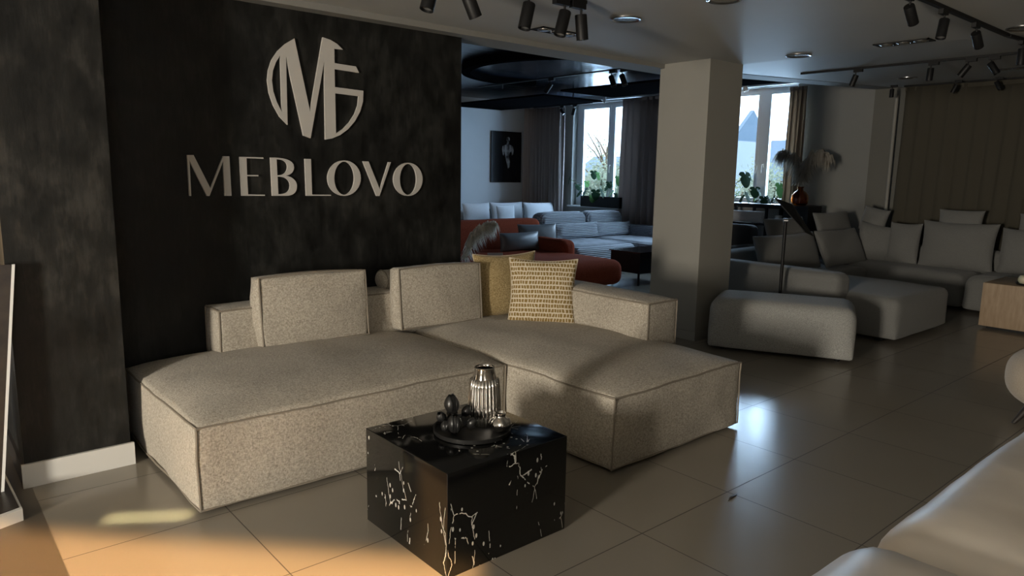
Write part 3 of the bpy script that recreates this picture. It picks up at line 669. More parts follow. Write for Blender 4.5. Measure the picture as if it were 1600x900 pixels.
# ------------------------------------------------------------------ leather sofa (near right) and armchair
Ls = thing('leather_sofa', 'cream leather sofa seen from behind in the near right corner', 'sofa', (2.4, .1, 0)); LO = Vector((2.4, .1, 0))
def lx_(name, x0, x1, y0, y1, z0, z1, r, crown, side, seed, n=(16, 10, 8), wob=.012): return blk(name, x0, x1, y0, y1, z0, z1, r, Ls, LO, 'leather', crown, side, seed, n, wob)
lx_('back_cushion', .62, 1.42, .0, .578, .34, .862, .11, .025, .02, 1, wob=.008)
lx_('back_cushion', 1.43, 3.10, .0, .572, .34, .852, .12, .02, .02, 2, wob=.008)
lx_('base', .60, 3.12, -.75, .42, .07, .40, .06, .0, .0, 3, wob=.004)
lx_('seat_cushion', .70, 1.85, -.78, .05, .38, .50, .06, .03, .01, 4)
lx_('seat_cushion', 1.86, 3.05, -.78, .05, .38, .50, .06, .03, .01, 5)
for x, y in ((.75, .3), (3.0, .3), (.75, -.65), (3.0, -.65)): mesh('foot', ([Vector(v)-LO for v in box(x-.03, x+.03, y-.03, y+.03, 0, .08)[0]], box(0, 1, 0, 1, 0, 1)[1]), 'black', Ls, smooth=False)
ac = thing('armchair', 'rounded beige armchair with tapered dark legs at the right edge', 'armchair', (5.725, .95, 0))
M['beige_boucle'] = boucle('beige boucle', (.36, .30, .24), (.50, .44, .36), 150, .4)
mesh('seat', lathe([(0, .06)]+[(.45*max(0, math.cos(t_))**.55, .265+.205*math.copysign(abs(math.sin(t_))**.8, math.sin(t_))) for t_ in [math.radians(-84+168*k/22) for k in range(23)]]+[(0, .47)], 72), 'beige_boucle', ac)
V, F = [], []; nn_ = 22
for i in range(nn_+1):
    a = math.radians(-150 + 165*i/nn_)
    for (rr_, zz) in ((.36, .30), (.42, .34), (.46, .50), (.46, .68), (.43, .73), (.38, .74), (.34, .70), (.33, .50), (.32, .36)):
        V.append((rr_*math.cos(a), rr_*math.sin(a), zz))
for i in range(nn_):
    for j in range(9): q_ = i*9+j; q2 = i*9+(j+1) % 9; F.append((q_, q2, q2+9, q_+9))
F += [tuple(range(9)), tuple(range(nn_*9+8, nn_*9-1, -1))]
mesh('backrest', (V, F), 'beige_boucle', ac)
for a in range(4):
    an = math.radians(143)+a*PI/2; x, y = .36*math.cos(an), .36*math.sin(an)
    mesh('leg', tube([(x*1.33, y*1.33, 0), (x, y, .14)], [.012, .030], 12), 'dark_wood', ac)

# ------------------------------------------------------------------ left: display board
bd = thing('display_board', 'tall dark veneer sample board with a white edge on a low shelf', 'display', (.0, 3.4, 0))
BO = Vector((0, 3.4, 0))
eb, et = onz(0, 790, .10), onz(18, 412, 1.0)
P0 = onx(2, 800, .235); 
pb0, pb1 = Vector((.20, 3.30, .09)), None
et = ony(18, 413, 3.95); eb = ony(1, 775, 3.88)
def slab(a, b, dirv, wid, th, off):
    n_ = (b-a).cross(dirv).normalized()*th
    return hexa([a+off, a+dirv*wid+off, b+dirv*wid+off, b+off], [a+n_+off, a+dirv*wid+n_+off, b+dirv*wid+n_+off, b+n_+off])
dv = Vector((-1, .05, 0)).normalized(); BW = .38; dn = (et-eb).cross(dv).normalized()
mesh('panel', slab(eb, et, dv, BW, .02, -BO), 'board_oak', bd, smooth=False)
mesh('edge_strip', slab(eb-dv*.012, et-dv*.012, dv, .012, .021, -BO), 'white_label', bd, smooth=False)
s0, s1 = onz(36, 803, .03), onz(0, 812, .03)
mesh('foot_shelf', hexa([Vector((x, y, 0))-BO for x, y in ((s0.x, s0.y), (s0.x-.02, s0.y+.62), (s0.x-.62, s0.y+.62), (s0.x-.62, s0.y-.22))], [Vector((x, y, .055))-BO for x, y in ((s0.x, s0.y), (s0.x-.02, s0.y+.62), (s0.x-.62, s0.y+.62), (s0.x-.62, s0.y-.22))]), 'white_label', bd, smooth=False)
mesh('shelf_top', hexa([Vector((x, y, .0555))-BO for x, y in ((s0.x-.01, s0.y+.02), (s0.x-.03, s0.y+.61), (s0.x-.62, s0.y+.61), (s0.x-.62, s0.y-.2))], [Vector((x, y, .058))-BO for x, y in ((s0.x-.01, s0.y+.02), (s0.x-.03, s0.y+.61), (s0.x-.62, s0.y+.61), (s0.x-.62, s0.y-.2))]), 'board_oak', bd, smooth=False)
fr_ = thing('floor_lamp', 'glowing golden loop lamp behind the sample board', 'lamp', (-.1, 4.9, 0))
lp = [(.02, 0, .35), (.10, 0, .42), (.12, 0, .6), (.10, 0, 1.0), (.0, 0, 1.5), (-.1, 0, 1.75), (-.4, 0, 1.9), (-.7, 0, 1.7), (-.8, 0, 1.0), (-.6, 0, .4), (-.2, 0, .3)]
mesh('light_loop', tube(lp, .014, 8, closed=True), 'led', fr_)
mesh('base', geo_merge(lathe([(0, 0), (.16, 0), (.16, .02), (.02, .03), (0, .03)], 32), tube([(0, 0, .02), (-.1, 0, .31)], .01)), 'brass', fr_)
lamp('loop_lamp_glow', 'POINT', (-.15, 4.75, 1.1), 9, (1.0, .62, .24), shadow_soft_size=.3)

# ------------------------------------------------------------------ back room furniture
R_ = thing('rust_sofa', 'rust velvet chaise sofa seen through the opening beside the logo wall', 'sofa', (6.2, 7.2, 0)); RO = Vector((6.2, 7.2, 0))
blk('chaise', 4.4, 7.22, 6.12, 8.15, .10, .43, .13, R_, RO, 'rust', .02, .01, 1, (20, 14, 6))
blk('backrest', 4.4, 7.55, 8.10, 8.42, .10, .84, .10, R_, RO, 'rust', .01, .01, 2, (20, 6, 8))
blk('armrest', 7.05, 7.32, 7.12, 8.2, .12, .60, .09, R_, RO, 'rust', .01, .01, 3)
for x, y in ((6.95, 6.35), (4.7, 6.35), (4.7, 8.0), (7.1, 8.0)): mesh('foot', ([Vector(v)-RO for v in box(x-.03, x+.03, y-.03, y+.03, 0, .12)[0]], box(0, 1, 0, 1, 0, 1)[1]), 'black', R_, smooth=False)
pp('slate grey satin lumbar pillow on the rust sofa', 'y', 7.62, 782, 363, 843, 392, m='slate_satin', zb=.44, seed=1, t_=.18)
pp('square slate satin pillow by the arm of the rust sofa', 'y', 7.80, 814, 350, 868, 393, m='slate_satin', zb=.44, seed=5, t_=.16, rz_off=-.15)
pc = tag(mesh('price_card', gx(box(-.10, .10, -.004, .004, 0, .075), rot=(-.3, 0, -.5)), 'white_label', smooth=False), 'small white card lying on the rust sofa seat', 'card'); pc.location = onz(774, 404, .446)
Gr = thing('ribbed_sofa', 'ribbed grey corner sofa under the far window', 'sofa', (9.2, 8.3, 0)); GO = Vector((9.2, 8.3, 0))
blk('seat', 7.75, 9.20, 7.55, 9.1, .08, .42, .10, Gr, GO, 'ribbed', .03, .01, 1)
blk('seat', 9.22, 10.3, 6.9, 9.1, .08, .42, .10, Gr, GO, 'ribbed', .03, .01, 2)
blk('back_cushion', 8.20, 9.30, 8.80, 9.12, .40, .86, .11, Gr, GO, 'ribbed', .02, .02, 3)
blk('back_cushion', 9.32, 10.28, 8.80, 9.12, .40, .86, .11, Gr, GO, 'ribbed', .02, .02, 4)
blk('armrest', 10.2, 10.48, 6.9, 9.1, .08, .62, .09, Gr, GO, 'ribbed', .01, .01, 5)
blk('backrest', 7.8, 10.48, 9.08, 9.28, .08, .66, .07, Gr, GO, 'ribbed', .01, .0, 6)
pp('ribbed grey lumbar pillow at the left of the ribbed sofa', 'y', 8.55, 868, 348, 935, 374, m='ribbed', zb=.45, seed=1, t_=.16, ear=.04)
pp('ribbed grey lumbar pillow at the right of the ribbed sofa', 'y', 8.60, 928, 347, 986, 370, m='ribbed', zb=.45, seed=2, t_=.16, ear=.04)
Fs = thing('cotton_sofa', 'pale cotton sofa along the far wall below the dark picture', 'sofa', (9.3, 11.3, 0)); FO = Vector((9.3, 11.3, 0))
blk('seat', 7.0, 10.4, 10.45, 11.8, .08, .45, .08, Fs, FO, 'white_fabric', .02, .01, 1)
blk('backrest', 7.0, 10.4, 11.6, 11.9, .08, .78, .08, Fs, FO, 'white_fabric', .01, .01, 2)
blk('armrest', 10.2, 10.45, 10.45, 11.8, .08, .62, .08, Fs, FO, 'white_fabric', .01, .01, 3)
pp('pale blue grey back pillow at the far left of the cotton sofa', 'y', 11.35, 725, 317, 767, 345, m='white_fabric', zb=.46, seed=1)
pp('wide pale back pillow below the picture on the cotton sofa', 'y', 11.45, 768, 316, 819, 347, m='white_fabric', zb=.46, seed=2)
pp('wide pale back pillow in the corner by the dark curtain', 'y', 11.0, 820, 316, 878, 345, m='white_fabric', zb=.46, seed=3)
pp('small pale scatter pillow leaning in front of the wide pale pillow', 'y', 11.0, 778, 321, 806, 344, m='white_fabric', zb=.46, seed=4, t_=.12)
bt = thing('black_side_table', 'black box side table on thin legs beside the rust sofa', 'table', (8.15, 6.55, 0)); 
mesh('body', box(-.38, .42, -.22, .32, .17, .455), 'black', bt, smooth=False)
mesh('top', box(-.40, .60, -.24, .34, .455, .47), 'black_gloss', bt, smooth=False)
for x, y in ((-.36, .29), (-.36, -.19), (.56, .29), (.56, -.19)): mesh('leg', box(x-.011, x+.011, y-.011, y+.011, 0, .455), 'black', bt, smooth=False)
gl = tag(mesh('drinking_glass', lathe([(0, 0), (.03, 0), (.034, .09), (.031, .09), (.028, .005), (0, .005)], 20), 'glass'), 'small clear glass on the black side table', 'glass'); gl.location = (8.35, 6.45, .4705)
# planters
def leaf(size, notch=True, seed=0):
    rnd = random.Random(seed); n = 12; V = [(0, 0, 0)]; rim = []
    for i in range(2*n+1):
        a = -PI+2*PI*i/(2*n); 
        r = size*(.50+.5*(1-abs(a)/PI)**1.2 + .10*math.cos(3*a))
        if abs(a) > 2.9: r *= .45
        if notch and i % 4 == 2 and .6 < abs(a) < 2.6: r *= .62
        x, y = r*math.cos(a), r*math.sin(a)*.95
        rim.append((x+size*.05, y, -.25*abs(y)*.6 - .12*x*x/size + .02*size*math.sin(i*2)))
    V += rim; F = [(0, i+1, i+2) for i in range(2*n)]
    return V, F
def foliage(name, label, base, leaves, cat='plant', group=None, nodeco=False):
    t = thing(name, label, cat, base)
    B0 = Vector(base)
    for i, (p, s, yaw, pitch, mt) in enumerate(leaves):
        p = Vector(p); lw = p-B0
        mesh('leaf', gx(leaf(s, seed=i), lw, (0, pitch, yaw)), mt, t)
        mid = Vector((lw.x*.35, lw.y*.35, lw.z*.7)); mesh('stem', tube([(0, 0, 0), mid, lw], [.006, .005, .004], 6), 'stem', t)
    return t
pl1 = thing('window_planter', 'long black planter box on the far window sill', 'planter', (10.62, 9.66, .885))
mesh('box', geo_merge(box(-.09, .09, -.52, .52, 0, .015), box(-.09, -.075, -.52, .52, 0, .21), box(.075, .09, -.52, .52, 0, .21), box(-.09, .09, -.52, -.505, 0, .21), box(-.09, .09, .505, .52, 0, .21)), 'black', pl1, smooth=False)
mesh('soil', box(-.075, .075, -.505, .505, .015, .18), 'soil', pl1, smooth=False)
def L(x, y, s, yaw, pitch, mt, X=10.58): return (onx(x, y, X), s*.85, yaw, pitch, mt)
foliage('monstera', 'leafy monstera growing at the left of the far window planter', (10.62, 9.95, 1.06), [
    L(889, 280, .15, 2.4, 1.3, 'leaf', 10.5), L(903, 290, .12, -2.0, .9, 'leaf'), L(914, 297, .17, 2.0, 1.1, 'leaf', 10.5), L(906, 300, .13, 2.8, .9, 'leaf'), L(917, 285, .11, .5, 1.1, 'leaf_light'), L(926, 308, .13, -2.4, 1.0, 'leaf_light', 10.48)])
foliage('monstera', 'heart leaved monstera in the middle of the far window planter', (10.62, 9.62, 1.06), [
    L(931, 300, .17, -2.4, 1.2, 'leaf', 10.5), L(941, 299, .15, -1.2, 1.2, 'leaf', 10.5), L(928, 270, .14, -1.9, 1.3, 'leaf'), L(935, 272, .13, -1.4, 1.3, 'leaf_light'), L(920, 305, .10, 2.2, .8, 'leaf')])
foliage('monstera', 'monstera with one bright raised leaf at the right of the far planter', (10.62, 9.28, 1.06), [
    L(966, 279, .15, -1.5, 1.35, 'leaf_light'), L(952, 286, .12, -2.2, 1.0, 'leaf'), L(956, 300, .12, 2.5, .9, 'leaf_light'), L(948, 292, .10, 1.6, 1.0, 'leaf'), L(963, 304, .11, -1.8, 1.0, 'leaf')])
# art on the far wall
a0, a1_ = ony(767, 204, 12.09), ony(812, 285, 12.09)
ar = thing('picture', 'dark picture with a pale standing figure on the far wall', 'picture', (a0.x, 12.06, a1_.z)); aw, ah = a1_.x-a0.x, a0.z-a1_.z
mesh('canvas', box(0, aw, 0, .035, 0, ah), 'black_gloss', ar, smooth=False)
def blob(cx, cz, rx, rz_, n=16): return [(cx+rx*math.cos(2*PI*i/n), cz+rz_*math.sin(2*PI*i/n)) for i in range(n)]
fig = []
to_f = lambda p: Vector((p[0]*aw, -.003, p[1]*ah))
fig.append(extrude(blob(.545, .85, .06, .045), [], to_f, Vector((0, .002, 0))))
fig.append(extrude([(.52, .82), (.57, .82), (.58, .75), (.72, .71), (.74, .64), (.72, .56), (.67, .53), (.66, .62), (.60, .58), (.58, .50), (.62, .40), (.60, .30), (.55, .27), (.52, .36), (.46, .50), (.44, .60), (.40, .52), (.37, .55), (.35, .64), (.36, .71), (.50, .75)], [], to_f, Vector((0, .002, 0))))
m = M['figure'] = mat('charcoal print', (.2, .2, .2), .5); q = NB(m); v = q.noise((14, 1, 8), 1, 3); q.l(q.ramp(v, [(.38, (.01, .01, .012)), (.62, (.35, .36, .38))]), q.b.inputs['Base Color'])
mesh('figure_print', geo_merge(*fig), 'figure', ar, smooth=False)
# console table with amber vase and plants, behind the column
cn = thing('console_table', 'black console table with a lower shelf below the right window', 'table', (10.19, 5.82, 0))
mesh('top', box(-.2, .2, -.72, .72, 1.08, 1.125), 'black', cn, smooth=False)
mesh('shelf', box(-.18, .18, -.70, .70, .80, .83), 'black', cn, smooth=False)
mesh('end_panel', box(-.2, .2, -.72, -.34, .55, 1.08), 'black', cn, smooth=False)
for x in (-.18, .18):
    for y in (-.69, .15, .69): mesh('leg', box(x-.018, x+.018, y-.018, y+.018, 0, 1.08), 'black', cn, smooth=False)
vp = onx(1249, 318, 10.17); 
av = tag(mesh('amber_vase', lathe([(0, 0), (.085, 0), (.115, .03), (.125, .09), (.115, .15), (.075, .20), (.045, .22), (.038, .25), (.052, .275), (.047, .275), (.034, .25), (.04, .222), (.07, .19), (.105, .15), (.115, .09), (.105, .035), (.07, .012), (0, .012)], 40), 'amber'), 'round amber glass vase on the black console table', 'vase'); av.location = (10.17, vp.y, 1.126)
def plume(pts, rad, hair, n, seed, width=.0035):
    rnd = random.Random(seed); pts = [Vector(p) for p in pts]; V, F = [], []
    for _ in range(n):
        t = rnd.random(); s = t*(len(pts)-1); i = min(int(s), len(pts)-2); p = pts[i].lerp(pts[i+1], s-i); tg = (pts[i+1]-pts[i]).normalized()
        a = tg.orthogonal(); a.rotate(Matrix.Rotation(rnd.random()*2*PI, 3, tg)); a.normalize()
        env = .45+.55*math.sin(PI*(.1+.8*t)); h_ = hair*(.6+.5*rnd.random())*env
        d1 = (tg*.9+a*.75).normalized(); d2 = (d1*.35 + a*.2 + Vector((0, 0, -1.0))).normalized()
        p0 = p + a*rad*.15; p1 = p0+d1*h_*.35; p2 = p1+d2*h_*.95; sd = d1.cross(Vector((rnd.uniform(-1, 1), rnd.uniform(-1, 1), rnd.uniform(-1, 1)))).normalized()*width
        k = len(V); V += [p0-sd, p0+sd, p1-sd, p1+sd, p2]; F += [(k, k+1, k+3, k+2), (k+2, k+3, k+4)]
    return V, F
pb = Vector((10.17, vp.y, 1.14))
pg = thing('pampas_bouquet', 'two drooping pampas plumes standing in the amber vase', 'dried flowers', pb)
q1 = [onx(x, y, 10.17)-pb for x, y in ((1250, 284), (1249, 270), (1245, 255), (1238, 244), (1227, 240), (1219, 241))]; q2 = [onx(x, y, 10.17)-pb for x, y in ((1252, 284), (1256, 270), (1262, 255), (1271, 243), (1283, 240), (1295, 245))]
for i, qq in enumerate((q1, q2)):
    mesh('plume', plume(qq, .05, .26, 620, 11+i, .010), 'pampas', pg); mesh('stem', tube([(0, 0, 0)]+qq, .004, 6), 'pampas', pg)
foliage('monstera', 'monstera with a large lobed leaf at the left of the right window', (10.52, 6.75, 1.126), [
    L(1165, 275, .20, -1.9, 1.25, 'leaf', 10.3), L(1172, 273, .13, -1.2, 1.1, 'leaf'), L(1158, 309, .16, 2.4, 1.2, 'leaf', 10.25), L(1168, 304, .14, -1.4, 1.2, 'leaf', 10.25), L(1152, 302, .12, 2.0, 1.0, 'leaf_light')])
foliage('monstera', 'dense dark monstera in the middle of the right window', (10.52, 6.30, 1.126), [
    L(1180, 296, .15, -2.4, 1.1, 'leaf', 10.3), L(1187, 299, .16, -1.2, 1.1, 'leaf', 10.3), L(1180, 310, .14, 2.0, 1.1, 'leaf_light'), L(1194, 311, .15, -1.9, 1.2, 'leaf', 10.2), L(1201, 309, .13, -1.3, 1.1, 'leaf', 10.25), L(1207, 310, .12, 2.3, 1.1, 'leaf', 10.2)])
foliage('monstera', 'single bright heart leaf plant beside the sand curtain', (10.52, 5.98, 1.126), [
    L(1219, 292, .19, -1.6, 1.35, 'leaf_light', 10.4), L(1212, 310, .11, 2.2, 1.0, 'leaf')])
for i, (y, lb) in enumerate(((6.75, 'dark plant pot at the left of the right window'), (6.30, 'dark plant pot in the middle of the right window'), (5.98, 'dark plant pot beside the sand curtain'))):
    o = tag(mesh('plant_pot', lathe([(0, 0), (.05, 0), (.065, .07), (.06, .07), (.055, .06), (0, .055)], 20), 'black'), lb, 'pot'); o.location = (10.52, y, 1.069)
sh = thing('window_shelf', 'dark shelf carrying the plants below the right window', 'shelf', (10.60, 6.31, 0))
mesh('board', box(-.19, .09, -.54, .54, 1.045, 1.069), 'black', sh, smooth=False)
for y in (-.52, .52): mesh('support', box(-.15, .08, y-.015, y+.015, 0, 1.045), 'black', sh, smooth=False)
wp = tag(mesh('white_cup', lathe([(0, 0), (.045, 0), (.055, .13), (.05, .13), (.042, .01), (0, .01)], 24), 'white'), 'white cup on the console shelf', 'cup'); wp.location = onx(1217, 330, 10.13); wp.location.z = .831
# dark sofa and grey cushions glimpsed between column and console
ds = thing('dark_armchair', 'dark grey armchair glimpsed right of the column', 'armchair', (8.6, 5.75, 0)); DO = Vector((8.6, 5.75, 0))
M['charcoal'] = boucle('charcoal upholstery', (.03, .03, .032), (.05, .05, .052), 120, .3)
blk('seat', 8.2, 9.1, 5.35, 6.15, .08, .45, .08, ds, DO, 'charcoal', .01, .01, 1); blk('backrest', 8.9, 9.15, 5.35, 6.15, .08, .86, .07, ds, DO, 'charcoal', .01, .01, 2)
blk('armrest', 8.25, 9.1, 5.2, 5.38, .08, .62, .07, ds, DO, 'charcoal', .01, .01, 3)
for x, y in ((8.3, 5.45), (9.0, 5.45), (8.3, 6.05), (9.0, 6.05)): mesh('foot', ([Vector(v)-DO for v in box(x-.03, x+.03, y-.03, y+.03, 0, .1)[0]], box(0, 1, 0, 1, 0, 1)[1]), 'black', ds, smooth=False)
pp('long grey cushion laid on top of the dark armchair back', 'x', 9.03, 1135, 329, 1193, 347, m='white_fabric', seed=3, t_=.18, ear=.03)
# pampas at the end of the logo wall
pv = thing('tall_pampas_vase', 'grey floor vase of pampas beside the end of the black wall', 'vase', (4.22, 5.63, 0))
mesh('body', lathe([(0, 0), (.08, 0), (.12, .1), (.13, .3), (.09, .48), (.06, .55), (.07, .58), (.062, .58), (.05, .55), (0, .5)], 32), 'black_matt', pv)
pb2 = Vector((4.22, 5.63, .5))
pg2 = thing('pampas_bouquet', 'lightened pampas plume peeking past the end of the black wall', 'dried flowers', pb2)
dd = pb2.y; q3 = [ony(x, y, dd)-pb2 for x, y in ((735, 380), (740, 368), (750, 358), (762, 352), (773, 350))]
mesh('plume', plume([(-.02, 0, .18)]+[tuple(v) for v in q3], .05, .16, 700, 31, .006), 'pampas_lightened', pg2); mesh('stem', tube([(0, 0, 0), (-.01, 0, .1)]+[tuple(v) for v in q3], .004, 6), 'pampas', pg2)

# ------------------------------------------------------------------ ceiling fixtures
def spot(label, loc, yaw, tilt, group, s=1.0, name='track_spotlight', m='black'):
    t = thing(name, label, 'spotlight', loc, yaw, group)
    mesh('adapter', box(-.055*s, .055*s, -.018*s, .018*s, -.035*s, 0), m, t, smooth=False)
    mesh('stem', gx(lathe([(.007*s, -.085*s), (.007*s, -.03*s)], 10), (.03*s, 0, 0)), m, t, ang=60)
    R0 = (0, tilt, 0); L0 = (.03*s, 0, -.085*s)
    hd = mesh('head', gx(lathe([(0, .02*s), (.034*s, .02*s), (.036*s, .016*s), (.036*s, -.125*s), (.031*s, -.125*s), (.031*s, -.112*s)], 32), L0, R0), m, t, ang=40)
    mesh('lens', gx(lathe([(0, -.110*s), (.031*s, -.112*s)], 32), L0, R0), 'lens', hd)
    return t
def rail(label, a, b, group=None):
    t = Vector(b)-Vector(a); o = tag(mesh('light_track', gx(box(0, t.length, -.015, .015, -.02, 0), rot=(0, -math.asin(t.z/t.length), math.atan2(t.y, t.x))), 'black', smooth=False), label, 'lighting track', group); o.location = a; return o
e1, e2 = onc(1255, 114), onc(1600, 79); X1 = (e1.x+e2.x)/2; z1_ = ceil_z(X1)-.001
rail('long black ceiling track running along the right part of the room', (X1, e1.y, z1_), (X1, .2, z1_))
Z1 = z1_-.02
for i, (x, ty, yw) in enumerate(((1342, .35, 2.6), (1459, .12, 1.4), (1517, .6, 2.9), (1553, -.5, 3.3))):
    p = onz(x, 95, Z1); d = ray(x, 100); Y = onx(x, 103, X1).y
    spot('spotlight on the long right track, ' + ('nearest its free end', 'second from its free end, hanging straight down', 'third from its free end, tilted left', 'tilted right, next to the right picture edge')[i], (X1, Y, Z1), PI/2, (-.35, -.05, -.62, .60)[i]*1.0, 'spotlights on the right ceiling tracks', .78)
r1, r2 = onc(1420, -2), onc(1605, 88); zr = lambda X: ceil_z(X)-.001
YT = onc(1525, 31).y
rail('short black ceiling track crossing the upper right of the picture', (4.1, YT, zr(4.1)), (6.08, YT, zr(6.08)), None)
rail('black ceiling track joining the upper right track to the long one', (6.1, YT, zr(6.1)), (X1-.02, YT, zr(X1-.02)), None)
for i, (x, y, tl) in enumerate(((1420, -3, -.80), (1475, 13, .30), (1526, 31, -.85), (1598, 62, .0))):
    p = ony(x, y, YT); spot('spotlight on the upper right track, ' + ('leftmost', 'second from the left, tilted left', 'third from the left, tilted right', 'at the right picture edge')[i], (p.x, YT, zr(p.x)-.02), 0, tl, 'spotlights on the right ceiling tracks', .80)
e3 = onc(915, 1); Y3 = e3.y
rail('black ceiling track at the top middle of the picture', (.6, Y3, 2.569), (e3.x, Y3, 2.569))
for i, (x, y, tl) in enumerate(((668, -14, .3), (722, -12, -.5), (820, -8, .25), (877, 2, .3), (903, 2, -.15))):
    d = ray(x, y); p = ony(x, y, Y3); spot('black spotlight on the top middle track, ' + ('leftmost, almost out of the picture', 'second from the left at the picture top', 'third from the left, tilted left', 'second from the right, tilted left', 'rightmost, pointing down')[i], (p.x, Y3, 2.549), 0, tl, 'spotlights on the top middle track', s=1.0)
# back room track
b1, b2 = onz(800, 131, 2.9), onz(985, 106, 2.9); XB = 7.45
rail('black track hanging below the dark back room ceiling', (XB, 9.6, 2.93), (XB, 5.2, 2.93))
mesh('hanger', geo_merge(*[box(-.01+k, .01+k, -.01, .01, 0, .12) for k in (.5, 2.2, 3.9)]), 'black', bpy.data.objects['light_track.004'] if 'light_track.004' in bpy.data.objects else None, smooth=False)
for i, (x, y, tl) in enumerate(((958, 117, .45), (975, 115, .45), (862, 131, -.8))):
    p = onx(x, y, XB); spot('black spotlight on the back room track, ' + ('left of the pair near the opening', 'right of the pair near the opening', 'farther one tilted sideways')[i], (XB, p.y, 2.91), PI/2, tl, 'spotlights in the back room', 1.05)
for i, (x, y, tl, lb) in enumerate(((879, 164, .7, 'above the dark corner curtain'), (899, 162, -.3, 'at the left edge of the far window'))):
    p = onx(x, y, 9.95); spot('small black spotlight in the back room ' + lb, (p.x, p.y, 2.819), PI/2, tl, 'spotlights in the back room', .9)
p = onx(946, 157, 10.3); spot('pale spotlight in front of the far window head', (10.3, p.y, 3.05), PI/2, 0, 'spotlights in the back room', .9, m='white')
p = onx(1166, 132, 10.2); spot('grey spotlight in front of the right window head', (10.2, p.y, 3.05), PI/2, .3, 'spotlights in the back room', 1.0, m='white')
rail('short black track end behind the far window head', (9.95, 11.0, 2.839), (9.95, 9.4, 2.839))
for i, (x, tl, lb) in enumerate(((1497, -.4, 'left one above the taupe curtain'), (1560, .5, 'right one above the taupe curtain'), (1397, 0, 'above the white pipe casing'))):
    Y = onx(x, 137, 10.25).y; spot('small dark spotlight at the ceiling, ' + lb, (10.25, Y, ceil_z(10.25)-.001), PI/2, tl, 'spotlights above the taupe curtain', .75)
# curved black ring below the dark ceiling
def arc_band(r0, r1, a0, a1, z0, z1, n=48):
    V, F = [], []
    for i in range(n+1):
        a = math.radians(a0+(a1-a0)*i/n)
        V += [(r*math.cos(a), r*math.sin(a), z) for r, z in ((r0, z0), (r1, z0), (r1, z1), (r0, z1))]
    for i in range(n):
        for j in range(4): F.append((4*i+j, 4*i+(j+1) % 4, 4*i+4+(j+1) % 4, 4*i+4+j))
    return V, F+[(0, 1, 2, 3), (4*n+3, 4*n+2, 4*n+1, 4*n)]
ring = tag(mesh('ceiling_ring', arc_band(1.47, 1.60, 68, 292, -.10, 0), 'black_flat', ang=40), 'large curved black band mounted on the dark back room ceiling', 'ceiling decoration'); ring.location = (7.65, 7.66, 3.05)
# recessed lights
def downlight(px, py, r, label):
    p = onc(px, py); t = thing('recessed_downlight', label, 'ceiling light', (p.x, p.y, ceil_z(p.x)), 0, 'round recessed downlights')
    if p.x > 6.1: t.rotation_euler = (0, -math.atan(.23/4.7), 0)
    mesh('trim_ring', gx(lathe([(r, 0), (r, -.006), (r*.93, -.011), (r*.80, -.008), (r*.74, .0)], 48), (0, 0, -.0005)), 'steel', t)
    mesh('reflector', lathe([(r*.76, -.0045), (r*.5, -.0015), (0, -.001)], 40), 'lens', t)
for args in ((978, 29, .105, 'round steel recessed downlight nearest the top middle track'), (1248, 86, .105, 'round steel recessed downlight between column and long right track'), (1418, 121, .105, 'round recessed downlight beyond the long right track'),
             (1600, 43, .105, 'round recessed downlight at the right picture edge'), (1132, -2, .105, 'round recessed downlight cut by the picture top')):
    downlight(*args)
def triple(px, py, rz, label, n=3):
    p = onc(px, py); t = thing('recessed_spot_panel', label, 'ceiling light', (p.x, p.y, ceil_z(p.x)), rz, 'recessed three lamp panels')
    if p.x > 6.1: t.rotation_euler = Euler((0, -math.atan(.23/4.7), rz), 'XYZ') if rz == 0 else Euler((math.atan(.23/4.7)*-1, 0, rz))
    mesh('frame', geo_merge(box(-.2, .2, -.07, -.058, -.008, 0), box(-.2, .2, .058, .07, -.008, 0), box(-.2, -.188, -.07, .07, -.008, 0), box(.188, .2, -.07, .07, -.008, 0), box(-.188, .188, -.058, .058, -.004, -.001)), 'black', t, smooth=False)
    for k in range(n): mesh('lamp', gx(lathe([(0, -.012), (.035, -.014), (.045, -.006), (.050, -.010), (.053, -.003)], 28), ((k-(n-1)/2)*.124, 0, -.001)), 'steel', t)
triple(870, 49, 0, 'recessed black panel of three lamps near the beam above the opening')
triple(1412, 66, PI/2, 'recessed black panel of three lamps between the two right tracks')
triple(1590, 106, PI/2, 'recessed black panel of three lamps beyond the long right track')

# ------------------------------------------------------------------ bits on the floor
sc_ = tag(mesh('dry_leaf', ([(-.05, 0, .002), (-.01, .008, .006), (.03, .006, .004), (.06, .0, .002), (.03, -.007, .003), (-.01, -.006, .007)], [(0, 1, 5), (1, 2, 4, 5), (2, 3, 4)]), 'dark_wood'), 'small dark dry leaf lying on the floor tiles', 'leaf')
sc_.location = onz(1144, 778, 0); sc_.rotation_euler = (0, 0, .15); sc_.modifiers.new('t', 'SOLIDIFY').thickness = .002

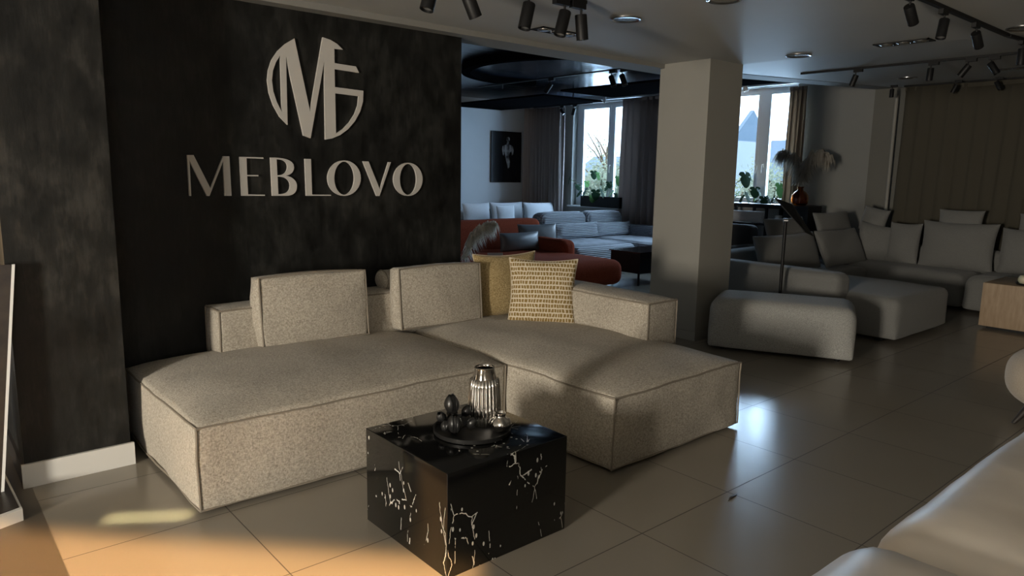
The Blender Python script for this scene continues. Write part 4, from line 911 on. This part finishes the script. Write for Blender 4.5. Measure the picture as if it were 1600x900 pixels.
# ------------------------------------------------------------------ outside the windows
M['grass'] = mat('grass', (.10, .16, .06), .9); M['facade'] = mat('pale render facade', (.30, .40, .56), .8); M['facade2'] = mat('ochre facade', (.48, .36, .24), .8); M['roof'] = mat('slate roof', (.09, .17, .30), .6)
M['win_dark'] = mat('dark panes', (.08, .11, .15), .2); M['foliage'] = cloth('tree foliage', (.26, .34, .30), .3); M['bark'] = mat('bark', (.10, .08, .06), .9)
struct('ground_outside', box(11.12, 120, -60, 120, -1.2, -1.0), 'grass', smooth=False)
def house(label, X, pxl, pxr, ytop, dep, m, roof=.25, nw=3, rows=3):
    a, b = onx(pxr, 270, X+dep), onx(pxl, 270, X); zt = onx((pxl+pxr)/2, ytop, X).z; y0, y1 = a.y, b.y; zr_ = -1+(zt+1)*(1-roof)
    t = thing('house', label, 'building', (X, (y0+y1)/2, -1)); hy = (y1-y0)/2; H_ = zr_+1; T_ = zt+1
    mesh('walls', box(0, dep, -hy, hy, 0, H_), m, t, smooth=False)
    mesh('roof', ([(-.3, -hy-.3, H_), (dep+.3, -hy-.3, H_), (dep+.3, hy+.3, H_), (-.3, hy+.3, H_), (dep/2, -hy-.3, T_), (dep/2, hy+.3, T_)], [(0, 1, 2, 3), (0, 4, 5, 3), (0, 1, 4), (1, 2, 5, 4), (2, 3, 5)]), 'roof', t, smooth=False)
    for r_ in range(rows):
        for k in range(nw):
            yy = -hy+(k+.5)*2*hy/nw; zz = H_*(r_+.3)/rows; ww = hy/nw*.42; hh = H_/rows*.42
            mesh('house_window', geo_merge(box(-.06, 0, yy-ww, yy+ww, zz, zz+hh)), 'win_dark', t, smooth=False)
house('tall pale house with a blue slate roof outside the right window', 42, 1146, 1190, 168, 4, 'facade', .30, 4, 5)
house('lower ochre house with a slate roof outside the right window', 36, 1180, 1262, 216, 4, 'facade2', .55, 5, 2)
house('long pale house outside the far left window', 34, 900, 1000, 243, 4, 'facade', .35, 5, 2)
def tree(label, X, px_0, ytop, spread, seed, n=900, s=.16, trunk=True):
    rnd = random.Random(seed); p = onx(px_0, 270, X); top = onx(px_0, ytop, X).z; t = thing('tree', label, 'tree', (X, p.y, -1)); Ht = top+1
    gs, leafs = [], ([], [])
    gs.append(tube([(0, 0, 0), (.05, .05, Ht*.35), (0, 0, Ht*.8)], [.14, .09, .03], 8))
    V, F = [], []
    for b_ in range(12):
        an = rnd.random()*2*PI; z0 = Ht*(.25+.5*rnd.random()); e = Vector((math.cos(an)*spread*rnd.uniform(.5, 1), math.sin(an)*spread*rnd.uniform(.5, 1), min(Ht, z0+Ht*.3*rnd.random()+.3)))
        gs.append(tube([(0, 0, z0), (e.x*.5, e.y*.5, (z0+e.z)/2+.1), e], [.05, .03, .012], 5))
        for _ in range(n//12):
            c = Vector((0, 0, z0)).lerp(e, rnd.uniform(.35, 1.1)) + Vector((rnd.gauss(0, .3), rnd.gauss(0, .3), rnd.gauss(0, .3)))*spread*.5
            d1 = Vector((rnd.uniform(-1, 1), rnd.uniform(-1, 1), rnd.uniform(-1, 1))).normalized()*s; d2 = d1.orthogonal().normalized()*s*.5
            k = len(V); V += [c-d1, c+d2, c+d1, c-d2]; F.append((k, k+1, k+2, k+3))
    mesh('trunk', geo_merge(*gs), 'bark', t); mesh('crown', (V, F), 'foliage', t, smooth=False); return t
tree('thin leaved tree outside the far left window', 24, 947, 196, 1.6, 1, 700, .06)
tree('low bushy tree outside the far left window, left of the mullion', 19, 938, 262, 1.5, 2, 4200, .07)
tree('low bushy tree outside the far left window, right of the mullion', 27, 972, 252, 1.9, 3, 4200, .09)
tree('bushy tree outside the right window, at its left pane', 22, 1162, 268, 1.3, 4, 3600, .07)
tree('bushy tree outside the right window, at its right pane', 20, 1222, 250, 1.2, 5, 3000, .07)
